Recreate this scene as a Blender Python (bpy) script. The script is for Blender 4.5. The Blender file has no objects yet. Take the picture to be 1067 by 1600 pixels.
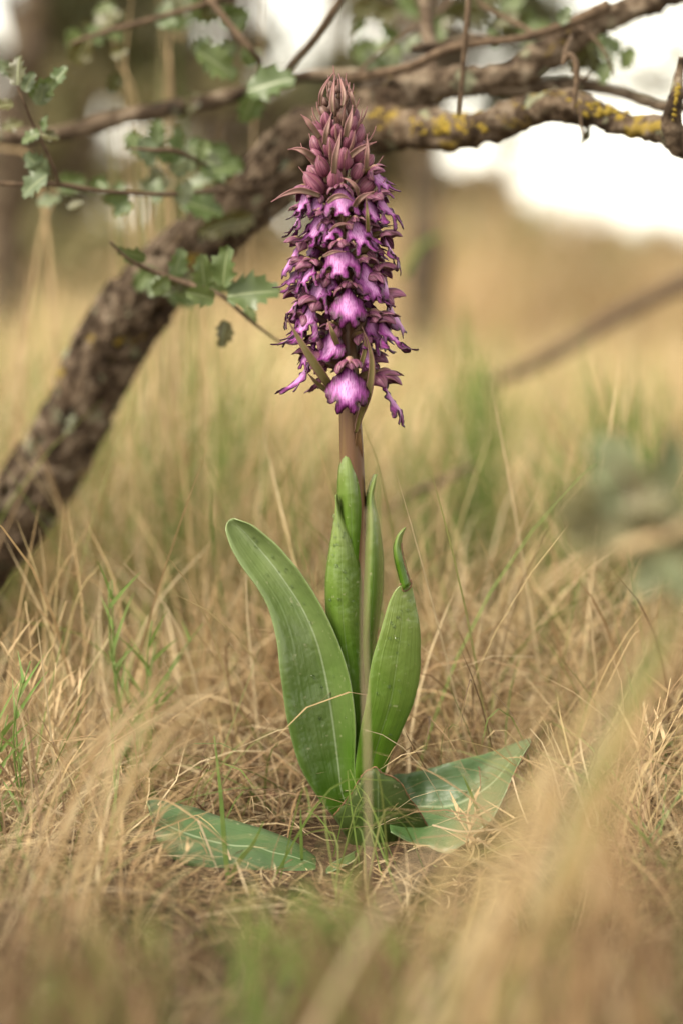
import bpy, math, random
import numpy as np
from mathutils import Vector, Matrix, noise as mnoise
from mathutils.geometry import delaunay_2d_cdt

random.seed(7)
rng = np.random.default_rng(11)
scene = bpy.context.scene
COL = scene.collection
R = math.radians

# ------------------------------------------------------------------ camera
F_PX = 3770.0                       # focal length in pixels of a 1067 px wide picture
CAM = np.array([-0.0133, -1.57, 0.40])
TILT = math.atan(450 / F_PX)
cd = bpy.data.cameras.new('camera')
cam = bpy.data.objects.new('camera', cd)
COL.objects.link(cam)
cam.location = CAM
cam.rotation_euler = (math.pi / 2 - TILT, 0, 0)
cd.sensor_fit = 'HORIZONTAL'
cd.sensor_width = 24.0
cd.lens = F_PX / 1067 * 24.0
cd.clip_start = 0.02
cd.clip_end = 1000
cd.dof.use_dof = True
cd.dof.focus_distance = 1.555
cd.dof.aperture_fstop = 2.5
cd.dof.aperture_blades = 0
scene.camera = cam

# ------------------------------------------------------------------ sky and sun (thin overcast)
SUN_EL, SUN_AZ = R(50), R(-122)      # azimuth measured from +Y (away from the camera) towards +X
world = bpy.data.worlds.new('World')
scene.world = world
world.use_nodes = True
wn, wl = world.node_tree.nodes, world.node_tree.links
wn.clear()
sky = wn.new('ShaderNodeTexSky')
sky.sky_type = 'NISHITA'
sky.sun_disc = False
sky.sun_elevation = SUN_EL
sky.sun_rotation = SUN_AZ
sky.dust_density = 0.6
sky.air_density = 1.0
hsv = wn.new('ShaderNodeHueSaturation')      # overcast: the cloud sheet takes the blue out
hsv.inputs['Saturation'].default_value = 0.16
tint = wn.new('ShaderNodeMix')
tint.data_type = 'RGBA'
tint.blend_type = 'MULTIPLY'
tint.inputs[0].default_value = 1.0
tint.inputs[7].default_value = (1.0, 0.935, 0.79, 1)
bg = wn.new('ShaderNodeBackground')
bg.inputs['Strength'].default_value = 0.105
wo = wn.new('ShaderNodeOutputWorld')
wl.new(sky.outputs[0], hsv.inputs['Color'])
wl.new(hsv.outputs[0], tint.inputs[6])
wl.new(tint.outputs[2], bg.inputs[0])
wl.new(bg.outputs[0], wo.inputs[0])

sd = bpy.data.lights.new('sun', 'SUN')
sd.energy = 1.5
sd.angle = R(24)
sd.color = (1.0, 0.91, 0.76)
sun = bpy.data.objects.new('sun', sd)
COL.objects.link(sun)
sdir = Vector((math.sin(SUN_AZ) * math.cos(SUN_EL), math.cos(SUN_AZ) * math.cos(SUN_EL), math.sin(SUN_EL)))
sun.rotation_euler = sdir.to_track_quat('Z', 'Y').to_euler()

vs = scene.view_settings
vs.view_transform = 'Standard'
vs.look = 'None'
vs.exposure = 2.24
vs.gamma = 1.0
vs.use_curve_mapping = False
scene.cycles.use_denoising = True
scene.cycles.max_bounces = 8
scene.cycles.transparent_max_bounces = 8

# ------------------------------------------------------------------ helpers
ct, st_ = math.cos(TILT), math.sin(TILT)
FWD = np.array([0, ct, -st_])
UPV = np.array([0, st_, ct])
RIGHT = np.array([1.0, 0, 0])


def P(px, py, y):
    """the point at world depth y on the sight line of a photograph pixel"""
    d = FWD + RIGHT * ((px - 533.5) / F_PX) + UPV * ((800 - py) / F_PX)
    return CAM + d * ((y - CAM[1]) / d[1])


def pxm(px, y):
    """metres covered by px pixels at depth y"""
    return px * (y - CAM[1]) / F_PX


def interp(x, xs, ys):
    return float(np.interp(x, xs, ys))


def tag(o, label=None, cat=None, group=None, kind=None):
    if label: o['label'] = label
    if cat: o['category'] = cat
    if group: o['group'] = group
    if kind: o['kind'] = kind
    return o


def mesh_from(name, V, faces, mat, smooth=True, attrs=None):
    V = np.asarray(V, dtype=np.float64)
    me = bpy.data.meshes.new(name)
    if isinstance(faces, np.ndarray):
        nf, k = faces.shape
        me.vertices.add(len(V))
        me.vertices.foreach_set('co', V.astype(np.float32).ravel())
        me.loops.add(nf * k)
        me.loops.foreach_set('vertex_index', faces.astype(np.int32).ravel())
        me.polygons.add(nf)
        me.polygons.foreach_set('loop_start', np.arange(0, nf * k, k, dtype=np.int32))
        me.update(calc_edges=True)
    else:
        me.from_pydata(V.tolist(), [], [list(f) for f in faces])
        me.update()
    if smooth:
        me.polygons.foreach_set('use_smooth', np.ones(len(me.polygons), dtype=bool))
    for k, (typ, arr) in (attrs or {}).items():
        a = me.attributes.new(k, typ, 'POINT')
        arr = np.asarray(arr, dtype=np.float32)
        key = {'FLOAT': 'value', 'FLOAT_COLOR': 'color', 'FLOAT_VECTOR': 'vector'}[typ]
        a.data.foreach_set(key, arr.ravel())
    if mat is not None:
        me.materials.append(mat)
    return me


def link(name, me, parent=None):
    o = bpy.data.objects.new(name, me)
    COL.objects.link(o)
    if parent is not None:
        o.parent = parent
    return o


def empty(name, loc, label, cat, group=None, kind=None):
    o = bpy.data.objects.new(name, None)
    COL.objects.link(o)
    o.location = loc
    o.empty_display_size = 0.02
    return tag(o, label, cat, group, kind)


def solid(o, t):
    m = o.modifiers.new('thickness', 'SOLIDIFY')
    m.thickness = t
    m.offset = 0
    return o


def catmull(pts, n):
    """resample a polyline of any dimension as a smooth curve with n points"""
    p = np.asarray(pts, dtype=float)
    if len(p) == 2:
        t = np.linspace(0, 1, n)[:, None]
        return p[0] * (1 - t) + p[1] * t
    e = np.vstack([2 * p[0] - p[1], p, 2 * p[-1] - p[-2]])
    seg = len(p) - 1
    u = np.linspace(0, seg, n)
    i = np.minimum(u.astype(int), seg - 1)
    f = (u - i)[:, None]
    a, b, c, d = e[i], e[i + 1], e[i + 2], e[i + 3]
    return 0.5 * ((2 * b) + (-a + c) * f + (2 * a - 5 * b + 4 * c - d) * f ** 2 + (-a + 3 * b - 3 * c + d) * f ** 3)


def grid_faces(rows, cols, wrap=False, off=0):
    i = np.arange(rows - 1)[:, None]
    cc = cols if wrap else cols - 1
    j = np.arange(cc)[None, :]
    j2 = (j + 1) % cols
    f = np.stack([i * cols + j, i * cols + j2, (i + 1) * cols + j2, (i + 1) * cols + j], axis=-1)
    return f.reshape(-1, 4) + off


def frames(pts):
    p = np.asarray(pts)
    T = np.gradient(p, axis=0)
    T /= np.linalg.norm(T, axis=1)[:, None] + 1e-12
    ref = np.array([0.13, 0.9, 0.31])
    N = np.zeros_like(T)
    n = np.cross(T[0], ref)
    n /= np.linalg.norm(n)
    for k in range(len(T)):
        n = n - T[k] * np.dot(n, T[k])
        n /= np.linalg.norm(n) + 1e-12
        N[k] = n
    return T, N, np.cross(T, N)


def tube(pts, radii, nseg=8, n=None, bump=None):
    """tapered tube; bump(points, normals) -> offsets; returns verts, faces, (along, around)"""
    pts = np.asarray(pts, float)
    radii = np.asarray(radii, float)
    if n:
        q = catmull(np.hstack([pts, radii[:, None]]), n)
        pts, radii = q[:, :3], np.maximum(q[:, 3], 1e-5)
    T, N, B = frames(pts)
    a = np.linspace(0, 2 * math.pi, nseg, endpoint=False)
    dirs = N[:, None, :] * np.cos(a)[None, :, None] + B[:, None, :] * np.sin(a)[None, :, None]
    V = pts[:, None, :] + dirs * radii[:, None, None]
    V = V.reshape(-1, 3)
    D = dirs.reshape(-1, 3)
    if bump is not None:
        V = V + D * bump(V, D, np.repeat(radii, nseg))[:, None]
    Fq = grid_faces(len(pts), nseg, True)
    faces = [tuple(f) for f in Fq]
    nv = len(V)
    V = np.vstack([V, pts[0], pts[-1]])
    faces += [(nv, (j + 1) % nseg, j) for j in range(nseg)]
    o = (len(pts) - 1) * nseg
    faces += [(nv + 1, o + j, o + (j + 1) % nseg) for j in range(nseg)]
    return V, faces


class Bag:
    """collects several shapes into one mesh"""
    def __init__(self):
        self.V, self.F, self.A, self.n = [], [], {}, 0

    def add(self, V, F, **attrs):
        V = np.asarray(V)
        self.V.append(V)
        self.F += [tuple(int(i) + self.n for i in f) for f in F]
        for k, v in attrs.items():
            self.A.setdefault(k, []).append(np.broadcast_to(np.asarray(v, float), (len(V),) + np.shape(v)[1:] if np.ndim(v) and len(v) == len(V) else (len(V),) + np.shape(v)))
        self.n += len(V)

    def mesh(self, name, mat, types=None, origin=None):
        V = np.vstack(self.V)
        if origin is not None:
            V = V - np.asarray(origin)
        at = {k: ((types or {}).get(k, 'FLOAT'), np.concatenate(v)) for k, v in self.A.items()}
        return mesh_from(name, V, self.F, mat, True, at)


# ------------------------------------------------------------------ materials
def material(name):
    m = bpy.data.materials.new(name)
    m.use_nodes = True
    nt = m.node_tree
    nt.nodes.clear()
    return m, nt.nodes, nt.links


def node(N, typ, **kw):
    n = N.new(typ)
    for k, v in kw.items():
        setattr(n, k, v)
    return n


def ramp(N, stops, interp_='LINEAR'):
    r = N.new('ShaderNodeValToRGB')
    r.color_ramp.interpolation = interp_
    els = r.color_ramp.elements
    while len(els) < len(stops):
        els.new(0.5)
    for e, (p, c) in zip(els, stops):
        e.position = p
        e.color = (*c, 1)
    return r


def mixrgb(N, L, a, b, fac, blend='MIX'):
    m = N.new('ShaderNodeMix')
    m.data_type = 'RGBA'
    m.blend_type = blend
    for sock, v in ((0, fac), (6, a), (7, b)):
        if hasattr(v, 'is_linked') or hasattr(v, 'links'):
            L.new(v, m.inputs[sock])
        elif sock == 0:
            m.inputs[0].default_value = v
        else:
            m.inputs[sock].default_value = (*v, 1)
    return m.outputs[2]


def noise_tex(N, L, vec, scale, detail=3, rough=0.55, mapping=None):
    t = N.new('ShaderNodeTexNoise')
    t.inputs['Scale'].default_value = scale
    t.inputs['Detail'].default_value = detail
    t.inputs['Roughness'].default_value = rough
    if vec is not None:
        if mapping:
            mp = N.new('ShaderNodeMapping')
            mp.inputs['Scale'].default_value = mapping
            L.new(vec, mp.inputs[0])
            vec = mp.outputs[0]
        L.new(vec, t.inputs['Vector'])
    return t.outputs['Fac']


def attr(N, name, out='Fac'):
    a = N.new('ShaderNodeAttribute')
    a.attribute_name = name
    return a.outputs[out]


def maprange(N, L, v, a, b, c=0.0, d=1.0):
    m = N.new('ShaderNodeMapRange')
    for i, x in enumerate((a, b, c, d)):
        m.inputs[i + 1].default_value = x
    L.new(v, m.inputs[0])
    return m.outputs[0]


def finish(N, L, color, rough=0.5, trans=0.0, trans_color=None, bump=None, bump_d=0.0005, spec=0.4, sheen=0.0):
    b = N.new('ShaderNodeBsdfPrincipled')
    b.inputs['Roughness'].default_value = rough
    b.inputs['Specular IOR Level'].default_value = spec
    if hasattr(color, 'links'):
        L.new(color, b.inputs['Base Color'])
    else:
        b.inputs['Base Color'].default_value = (*color, 1)
    if bump is not None:
        bn = N.new('ShaderNodeBump')
        bn.inputs['Distance'].default_value = bump_d
        bn.inputs['Strength'].default_value = 1.0
        L.new(bump, bn.inputs['Height'])
        L.new(bn.outputs[0], b.inputs['Normal'])
    out = N.new('ShaderNodeOutputMaterial')
    if trans > 0:
        t = N.new('ShaderNodeBsdfTranslucent')
        c = trans_color if trans_color is not None else color
        if hasattr(c, 'links'):
            L.new(c, t.inputs[0])
        else:
            t.inputs[0].default_value = (*c, 1)
        mx = N.new('ShaderNodeMixShader')
        mx.inputs[0].default_value = trans
        L.new(b.outputs[0], mx.inputs[1])
        L.new(t.outputs[0], mx.inputs[2])
        L.new(mx.outputs[0], out.inputs[0])
    else:
        L.new(b.outputs[0], out.inputs[0])
    return b


def objcoord(N):
    return N.new('ShaderNodeTexCoord').outputs['Object']


def mat_grass(name='dry_grass', trans=0.3, rough=0.6):
    m, N, L = material(name)
    c = attr(N, 'tint', 'Color')
    n = noise_tex(N, L, objcoord(N), 90, 2)
    c2 = mixrgb(N, L, c, (0.55, 0.5, 0.45), maprange(N, L, n, 0.5, 0.75, 0, 0.6), 'MULTIPLY')
    finish(N, L, c2, rough, trans, spec=0.25)
    return m


def mat_soil():
    m, N, L = material('soil')
    oc = objcoord(N)
    a = noise_tex(N, L, oc, 9, 5, 0.65)
    f = noise_tex(N, L, oc, 130, 4, 0.7)
    r = ramp(N, [(0.25, (0.022, 0.014, 0.009)), (0.5, (0.06, 0.038, 0.022)), (0.75, (0.13, 0.09, 0.05))])
    L.new(f, r.inputs[0])
    # further off the soil is hidden under matted straw
    sep = N.new('ShaderNodeSeparateXYZ')
    L.new(oc, sep.inputs[0])
    far = maprange(N, L, sep.outputs[1], 0.6, 3.0)
    straw = mixrgb(N, L, (0.20, 0.145, 0.075), (0.13, 0.11, 0.048), maprange(N, L, a, 0.4, 0.65))
    c = mixrgb(N, L, r.outputs[0], straw, far)
    finish(N, L, c, 0.95, bump=f, bump_d=0.006, spec=0.1)
    return m


def mat_leaf(name, top, base, stripe=0.25, rough=0.34, trans=0.35, lo=0.0, hi=1.0):
    """broad orchid leaf: attributes u (across, -1..1) and v (along, 0 base..1 tip)"""
    m, N, L = material(name)
    u, v = attr(N, 'u'), attr(N, 'v')
    n1 = noise_tex(N, L, objcoord(N), 24, 4)
    vv = N.new('ShaderNodeMath'); vv.operation = 'ADD'
    L.new(v, vv.inputs[0])
    L.new(maprange(N, L, n1, 0.3, 0.7, -0.13, 0.13), vv.inputs[1])
    c = mixrgb(N, L, base, top, maprange(N, L, vv.outputs[0], lo, hi))
    comb = N.new('ShaderNodeCombineXYZ')
    L.new(u, comb.inputs[0]); L.new(v, comb.inputs[1])
    veins = noise_tex(N, L, comb.outputs[0], 9, 2, 0.5, (1.1, 0.10, 1))
    c = mixrgb(N, L, c, (0.62, 0.68, 0.55), maprange(N, L, veins, 0.45, 0.75, 0, stripe * 0.95), 'MULTIPLY')
    ab = N.new('ShaderNodeMath'); ab.operation = 'ABSOLUTE'
    L.new(u, ab.inputs[0])
    mid = maprange(N, L, ab.outputs[0], 0.0, 0.045, 1, 0)
    c = mixrgb(N, L, c, (0.27, 0.33, 0.19), mid if stripe > 0.2 else maprange(N, L, ab.outputs[0], 0.0, 0.03, 0.25, 0))
    rim = maprange(N, L, ab.outputs[0], 0.965, 1.0, 0, 0.3)
    c = mixrgb(N, L, c, (0.24, 0.29, 0.14), rim)
    sp = noise_tex(N, L, objcoord(N), 210, 2)
    c = mixrgb(N, L, c, (0.30, 0.31, 0.17), maprange(N, L, sp, 0.66, 0.74, 0, 0.6))
    sp2 = noise_tex(N, L, objcoord(N), 60, 3)
    c = mixrgb(N, L, c, (0.15, 0.11, 0.04), maprange(N, L, sp2, 0.73, 0.78, 0, 0.6))
    tc = mixrgb(N, L, c, (0.75, 1.0, 0.25), 0.5, 'MULTIPLY')
    hb = N.new('ShaderNodeMath'); hb.operation = 'MULTIPLY_ADD'
    L.new(n1, hb.inputs[0]); hb.inputs[1].default_value = 3.0
    vb = N.new('ShaderNodeMath'); vb.operation = 'MULTIPLY'; vb.inputs[1].default_value = 0.4
    L.new(veins, vb.inputs[0]); L.new(vb.outputs[0], hb.inputs[2])
    b = finish(N, L, c, rough, trans, tc, bump=hb.outputs[0], bump_d=0.0011, spec=0.45)
    return m


def mat_simple(name, c1, c2, scale=60, rough=0.6, trans=0.0, stretch=None, spec=0.3, bump_d=0.0004):
    m, N, L = material(name)
    n = noise_tex(N, L, objcoord(N), scale, 4, 0.6, stretch)
    c = mixrgb(N, L, c1, c2, maprange(N, L, n, 0.35, 0.65))
    finish(N, L, c, rough, trans, bump=n, bump_d=bump_d, spec=spec)
    return m


def mat_lip():
    m, N, L = material('lip_petal')
    e = attr(N, 'edge')
    pq = attr(N, 'pq', 'Vector')
    oi = N.new('ShaderNodeObjectInfo').outputs['Random']
    n = noise_tex(N, L, pq, 1.0, 3, 0.6, (0.9, 0.16, 1))
    s = N.new('ShaderNodeMath'); s.operation = 'ADD'
    L.new(e, s.inputs[0])
    L.new(maprange(N, L, n, 0.3, 0.7, -0.2, 0.2), s.inputs[1])
    r = ramp(N, [(0.0, (0.030, 0.004, 0.016)), (0.08, (0.075, 0.010, 0.048)), (0.24, (0.150, 0.022, 0.135)),
                 (0.50, (0.285, 0.064, 0.265)), (0.95, (0.53, 0.25, 0.52))])
    L.new(s.outputs[0], r.inputs[0])
    v = noise_tex(N, L, pq, 1.0, 2, 0.5, (2.6, 0.35, 1))
    c = mixrgb(N, L, r.outputs[0], (0.55, 0.28, 0.52), maprange(N, L, v, 0.53, 0.64, 0, 0.9), 'MULTIPLY')
    c = mixrgb(N, L, c, (0.75, 0.55, 0.66), maprange(N, L, oi, 0.4, 1, 0, 0.6), 'MULTIPLY')
    b = finish(N, L, c, 0.45, 0.22, bump=v, bump_d=0.0004, spec=0.35)
    return m


def mat_sepal(name, pale, dark, rim, trans=0.25):
    """hood, sepals and buds: attributes u across, v along"""
    m, N, L = material(name)
    u, v = attr(N, 'u'), attr(N, 'v')
    oi = N.new('ShaderNodeObjectInfo').outputs['Random']
    comb = N.new('ShaderNodeCombineXYZ')
    L.new(u, comb.inputs[0]); L.new(v, comb.inputs[1]); L.new(oi, comb.inputs[2])
    n = noise_tex(N, L, comb.outputs[0], 5.0, 3, 0.6, (1.5, 0.22, 9))
    c = mixrgb(N, L, pale, dark, maprange(N, L, n, 0.42, 0.62))
    blot = noise_tex(N, L, objcoord(N), 160, 3)
    c = mixrgb(N, L, c, rim, maprange(N, L, blot, 0.52, 0.72, 0, 0.55))
    ab = N.new('ShaderNodeMath'); ab.operation = 'ABSOLUTE'
    L.new(u, ab.inputs[0])
    c = mixrgb(N, L, c, rim, maprange(N, L, ab.outputs[0], 0.80, 1.0, 0, 0.85))
    c = mixrgb(N, L, c, dark, maprange(N, L, ab.outputs[0], 0.0, 0.10, 0.8, 0))
    c = mixrgb(N, L, c, (0.72, 0.62, 0.62), maprange(N, L, oi, 0, 1, 0, 0.6), 'MULTIPLY')
    finish(N, L, c, 0.42, trans, bump=n, bump_d=0.0004, spec=0.4)
    return m


def mat_bract(name, c_base, c_tip):
    m, N, L = material(name)
    u, v = attr(N, 'u'), attr(N, 'v')
    n = noise_tex(N, L, objcoord(N), 120, 3)
    c = mixrgb(N, L, c_base, c_tip, maprange(N, L, v, 0.1, 0.8))
    c = mixrgb(N, L, c, (0.6, 0.5, 0.5), maprange(N, L, n, 0.5, 0.7, 0, 0.7), 'MULTIPLY')
    ab = N.new('ShaderNodeMath'); ab.operation = 'ABSOLUTE'
    L.new(u, ab.inputs[0])
    c = mixrgb(N, L, c, (0.24, 0.10, 0.11), maprange(N, L, ab.outputs[0], 0.8, 1.0, 0, 0.7))
    finish(N, L, c, 0.5, 0.25, spec=0.35)
    return m


def mat_bark(name, lichen=0.0):
    m, N, L = material(name)
    oc = objcoord(N)
    big = noise_tex(N, L, oc, 16, 5, 0.65)
    fine = noise_tex(N, L, oc, 95, 5, 0.7)
    md = noise_tex(N, L, oc, 42, 5, 0.7)
    mm_ = N.new('ShaderNodeMix'); mm_.inputs[0].default_value = 0.6
    L.new(fine, mm_.inputs[2]); L.new(md, mm_.inputs[3])
    fine = mm_.outputs[0]
    r = ramp(N, [(0.36, (0.010, 0.007, 0.005)), (0.46, (0.040, 0.026, 0.016)), (0.54, (0.105, 0.076, 0.052)), (0.66, (0.24, 0.195, 0.145))])
    L.new(fine, r.inputs[0])
    c = mixrgb(N, L, r.outputs[0], (0.60, 0.48, 0.36), maprange(N, L, big, 0.55, 0.7, 0, 0.7), 'MULTIPLY')
    g = noise_tex(N, L, oc, 34, 4, 0.6)
    c = mixrgb(N, L, c, (0.19, 0.20, 0.13), maprange(N, L, g, 0.61, 0.67, 0, 0.75))
    y = noise_tex(N, L, oc, 27, 5, 0.7)
    c = mixrgb(N, L, c, (0.20, 0.14, 0.025), maprange(N, L, y, 0.62 - lichen * 0.09, 0.67 - lichen * 0.09, 0, 0.85))
    finish(N, L, c, 0.9, bump=fine, bump_d=0.004, spec=0.15)
    return m


def mat_oak(name, c1, c2, rough=0.42, trans=0.25):
    m, N, L = material(name)
    u = attr(N, 'u')
    n = noise_tex(N, L, objcoord(N), 45, 3)
    oi = N.new('ShaderNodeObjectInfo').outputs['Random']
    c = mixrgb(N, L, c1, c2, oi)
    c = mixrgb(N, L, c, (0.6, 0.6, 0.5), maprange(N, L, n, 0.45, 0.7, 0, 0.6), 'MULTIPLY')
    ab = N.new('ShaderNodeMath'); ab.operation = 'ABSOLUTE'
    L.new(u, ab.inputs[0])
    c = mixrgb(N, L, c, (0.34, 0.38, 0.2), maprange(N, L, ab.outputs[0], 0, 0.07, 0.8, 0))
    finish(N, L, c, rough, trans, spec=0.45)
    return m


M = {}
M['grass'] = mat_grass()
M['soil'] = mat_soil()
M['leaf_left'] = mat_leaf('leaf_left', (0.180, 0.235, 0.088), (0.056, 0.120, 0.012), 0.21, rough=0.24, trans=0.22, lo=0.1, hi=0.85)
M['leaf_front'] = mat_leaf('leaf_front', (0.180, 0.235, 0.062), (0.066, 0.140, 0.010), 0.18, rough=0.26, trans=0.25, lo=0.25, hi=0.9)
M['leaf_low'] = mat_leaf('leaf_low', (0.100, 0.158, 0.070), (0.060, 0.118, 0.034), 0.22, rough=0.38, trans=0.2)
M['leaf_stump'] = mat_leaf('leaf_stump', (0.045, 0.070, 0.013), (0.055, 0.105, 0.014), 0.1, rough=0.55, trans=0.3)
m_, N_, L_m = material('water')
_b = finish(N_, L_m, (0.9, 0.95, 0.9), 0.03, spec=0.5)
_b.inputs['Transmission Weight'].default_value = 1.0
_b.inputs['IOR'].default_value = 1.33
M['water'] = m_
M['tear'] = mat_simple('dry_torn_edge', (0.20, 0.11, 0.05), (0.10, 0.05, 0.03), 200)
M['lip'] = mat_lip()
M['sepal'] = mat_sepal('sepal', (0.31, 0.115, 0.20), (0.10, 0.020, 0.06), (0.17, 0.095, 0.06))
M['bud'] = mat_sepal('bud', (0.30, 0.105, 0.165), (0.13, 0.030, 0.065), (0.20, 0.10, 0.075))
M['bud_young'] = mat_sepal('bud_young', (0.23, 0.135, 0.115), (0.14, 0.075, 0.065), (0.15, 0.13, 0.06))
M['ovary'] = mat_simple('ovary', (0.075, 0.025, 0.032), (0.10, 0.062, 0.022), 90)
M['column'] = mat_simple('column', (0.25, 0.20, 0.08), (0.22, 0.08, 0.12), 200)
M['bract_top'] = mat_bract('bract_top', (0.19, 0.13, 0.085), (0.30, 0.155, 0.145))
M['bract_low'] = mat_bract('bract_low', (0.19, 0.165, 0.055), (0.19, 0.145, 0.065))
M['stem'] = mat_simple('stem', (0.125, 0.075, 0.028), (0.09, 0.036, 0.024), 30, 0.45, stretch=(3, 3, 0.3))
M['bark'] = mat_bark('bark')
M['bark_lichen'] = mat_bark('bark_lichen', 0.7)
M['twig'] = mat_simple('twig_bark', (0.12, 0.082, 0.053), (0.055, 0.036, 0.023), 140, 0.85, spec=0.15)
M['lichen'] = mat_simple('lichen', (0.26, 0.175, 0.025), (0.17, 0.13, 0.03), 220, 0.9, spec=0.1)
M['lichen_grey'] = mat_simple('lichen_grey', (0.24, 0.25, 0.18), (0.15, 0.17, 0.11), 200, 0.9, spec=0.1)
M['oak_green'] = mat_oak('oak_leaf_green', (0.068, 0.100, 0.032), (0.10, 0.130, 0.040))
M['oak_olive'] = mat_oak('oak_leaf_olive', (0.05, 0.05, 0.014), (0.08, 0.07, 0.02), trans=0.15)
M['oak_grey'] = mat_oak('oak_leaf_grey', (0.10, 0.130, 0.066), (0.14, 0.16, 0.088))
M['oak_dry'] = mat_oak('oak_leaf_dry', (0.17, 0.08, 0.045), (0.12, 0.07, 0.042), rough=0.7)
M['oak_pale'] = mat_oak('oak_leaf_pale', (0.15, 0.135, 0.06), (0.20, 0.18, 0.09))
M['oak_mid'] = mat_oak('oak_leaf_mid', (0.125, 0.14, 0.06), (0.15, 0.165, 0.085))
M['far_leaf'] = mat_grass('far_foliage', 0.35, 0.55)
M['straw'] = mat_simple('straw', (0.46, 0.34, 0.19), (0.34, 0.235, 0.12), 60, 0.55, 0.2)
M['straw_grey'] = mat_simple('straw_pale', (0.50, 0.39, 0.26), (0.40, 0.30, 0.19), 60, 0.55, 0.2)
M['blade_green'] = mat_simple('green_blade', (0.11, 0.19, 0.035), (0.16, 0.21, 0.055), 40, 0.45, 0.35)


# ------------------------------------------------------------------ ground
def ground_z(x, y):
    x, y = np.asarray(x, float), np.asarray(y, float)
    z = 0.012 * np.sin(x * 9 + 1.3) * np.sin(y * 7 + 0.4) + 0.006 * np.sin(x * 23 + y * 17)
    near = np.exp(-((x) ** 2 + (y) ** 2) / 0.02)
    z = z * (1 - 0.8 * near) - 0.006
    z = z + 0.05 * np.clip((y - 0.6) / 2, 0, 1) * np.sin(x * 2.1 + y * 1.3)
    z = z + 0.22 * np.exp(-(((x - 0.36) / 0.45) ** 2 + ((y - 5.6) / 1.2) ** 2))      # grassy hummock
    z = z + 0.13 * np.exp(-(((x - 1.75) / 0.6) ** 2 + ((y - 7.5) / 1.6) ** 2))
    z = z - 0.004 * np.clip(y - 8.5, 0, 300)                                            # beyond the brow the field falls away
    return z


def build_ground():
    ys = np.concatenate([np.linspace(-3.5, -0.9, 14)[:-1], np.linspace(-0.9, 1.4, 116), np.linspace(1.4, 10, 70)[1:], np.geomspace(10, 420, 26)[1:]])
    xs0 = np.concatenate([-np.geomspace(0.9, 420, 34)[::-1], np.linspace(-0.88, 0.88, 90), np.geomspace(0.9, 420, 34)])
    X, Y = np.meshgrid(xs0, ys)
    Z = ground_z(X, Y)
    V = np.stack([X, Y, Z], -1).reshape(-1, 3)
    me = mesh_from('ground', V, grid_faces(len(ys), len(xs0)), M['soil'])
    tag(link('ground', me), 'dry soil and grassland rising gently behind the orchid', kind='structure')


build_ground()


# ------------------------------------------------------------------ grass blades (vectorised)
STRAW = np.array([[0.45, 0.315, 0.170], [0.50, 0.375, 0.23], [0.37, 0.250, 0.132], [0.39, 0.29, 0.15], [0.28, 0.18, 0.095], [0.53, 0.41, 0.265]])
STRAW = STRAW * np.array([1.02, 1.05, 1.02])
BROWN = np.array([[0.19, 0.12, 0.062], [0.13, 0.08, 0.045], [0.25, 0.165, 0.09]])
GREEN = np.array([[0.13, 0.19, 0.04], [0.18, 0.215, 0.06], [0.10, 0.16, 0.037], [0.22, 0.22, 0.075]])


def pick(pal, n):
    c = pal[rng.integers(0, len(pal), n)]
    return c * rng.uniform(0.82, 1.12, (n, 1))


def blades(base, head, length, th0, kappa, width, color, nseg=5, twist=0.6, droop=None):
    """returns verts, quad faces and colours of curved tapering blades"""
    n = len(base)
    t = np.linspace(0, 1, nseg + 1)
    tm = (t[:-1] + t[1:]) / 2
    th = th0[:, None] + kappa[:, None] * tm[None, :] ** 1.2
    ph = head[:, None] + (rng.normal(0, 0.5, (n, 1))) * tm[None, :] ** 1.5
    dl = (length / nseg)[:, None]
    step = np.stack([np.sin(th) * np.cos(ph) * dl, np.sin(th) * np.sin(ph) * dl, np.cos(th) * dl], -1)
    C = np.concatenate([np.zeros((n, 1, 3)), np.cumsum(step, 1)], 1) + base[:, None, :]
    lim = ground_z(C[..., 0], C[..., 1]) + 0.002
    C[..., 2] = np.maximum(C[..., 2], np.minimum(lim, base[:, None, 2] + 0.05))
    a = head + math.pi / 2 + rng.normal(0, twist, n)
    S = np.stack([np.cos(a), np.sin(a), rng.normal(0, 0.3, n)], -1)
    S /= np.linalg.norm(S, axis=1)[:, None]
    prof = np.sqrt(np.clip(1 - t ** 1.8, 0.0, 1)) * (0.75 + 0.25 * np.sin(np.minimum(t * 3, 1.57)))
    prof[-1] = 0.06
    off = S[:, None, :] * (width[:, None] * prof[None, :] * 0.5)[..., None]
    V = np.stack([C - off, C + off], 2).reshape(-1, 3)
    k = (nseg + 1) * 2
    i = np.arange(nseg)
    f1 = np.stack([2 * i, 2 * i + 1, 2 * i + 3, 2 * i + 2], -1)
    Fq = (np.arange(n)[:, None, None] * k + f1[None]).reshape(-1, 4)
    Cc = np.repeat(color, k, axis=0)
    Cc = np.hstack([Cc, np.ones((len(Cc), 1))])
    return V, Fq, Cc


def grass_mass(name, sets, label, mat=None):
    Vs, Fs, Cs, n = [], [], [], 0
    for V, Fq, C in sets:
        Vs.append(V); Fs.append(Fq + n); Cs.append(C); n += len(V)
    me = mesh_from(name, np.vstack(Vs), np.vstack(Fs), mat or M['grass'], True, {'tint': ('FLOAT_COLOR', np.vstack(Cs))})
    o = link(name, me)
    tag(o, label, 'grass', kind='stuff')
    return o


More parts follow.
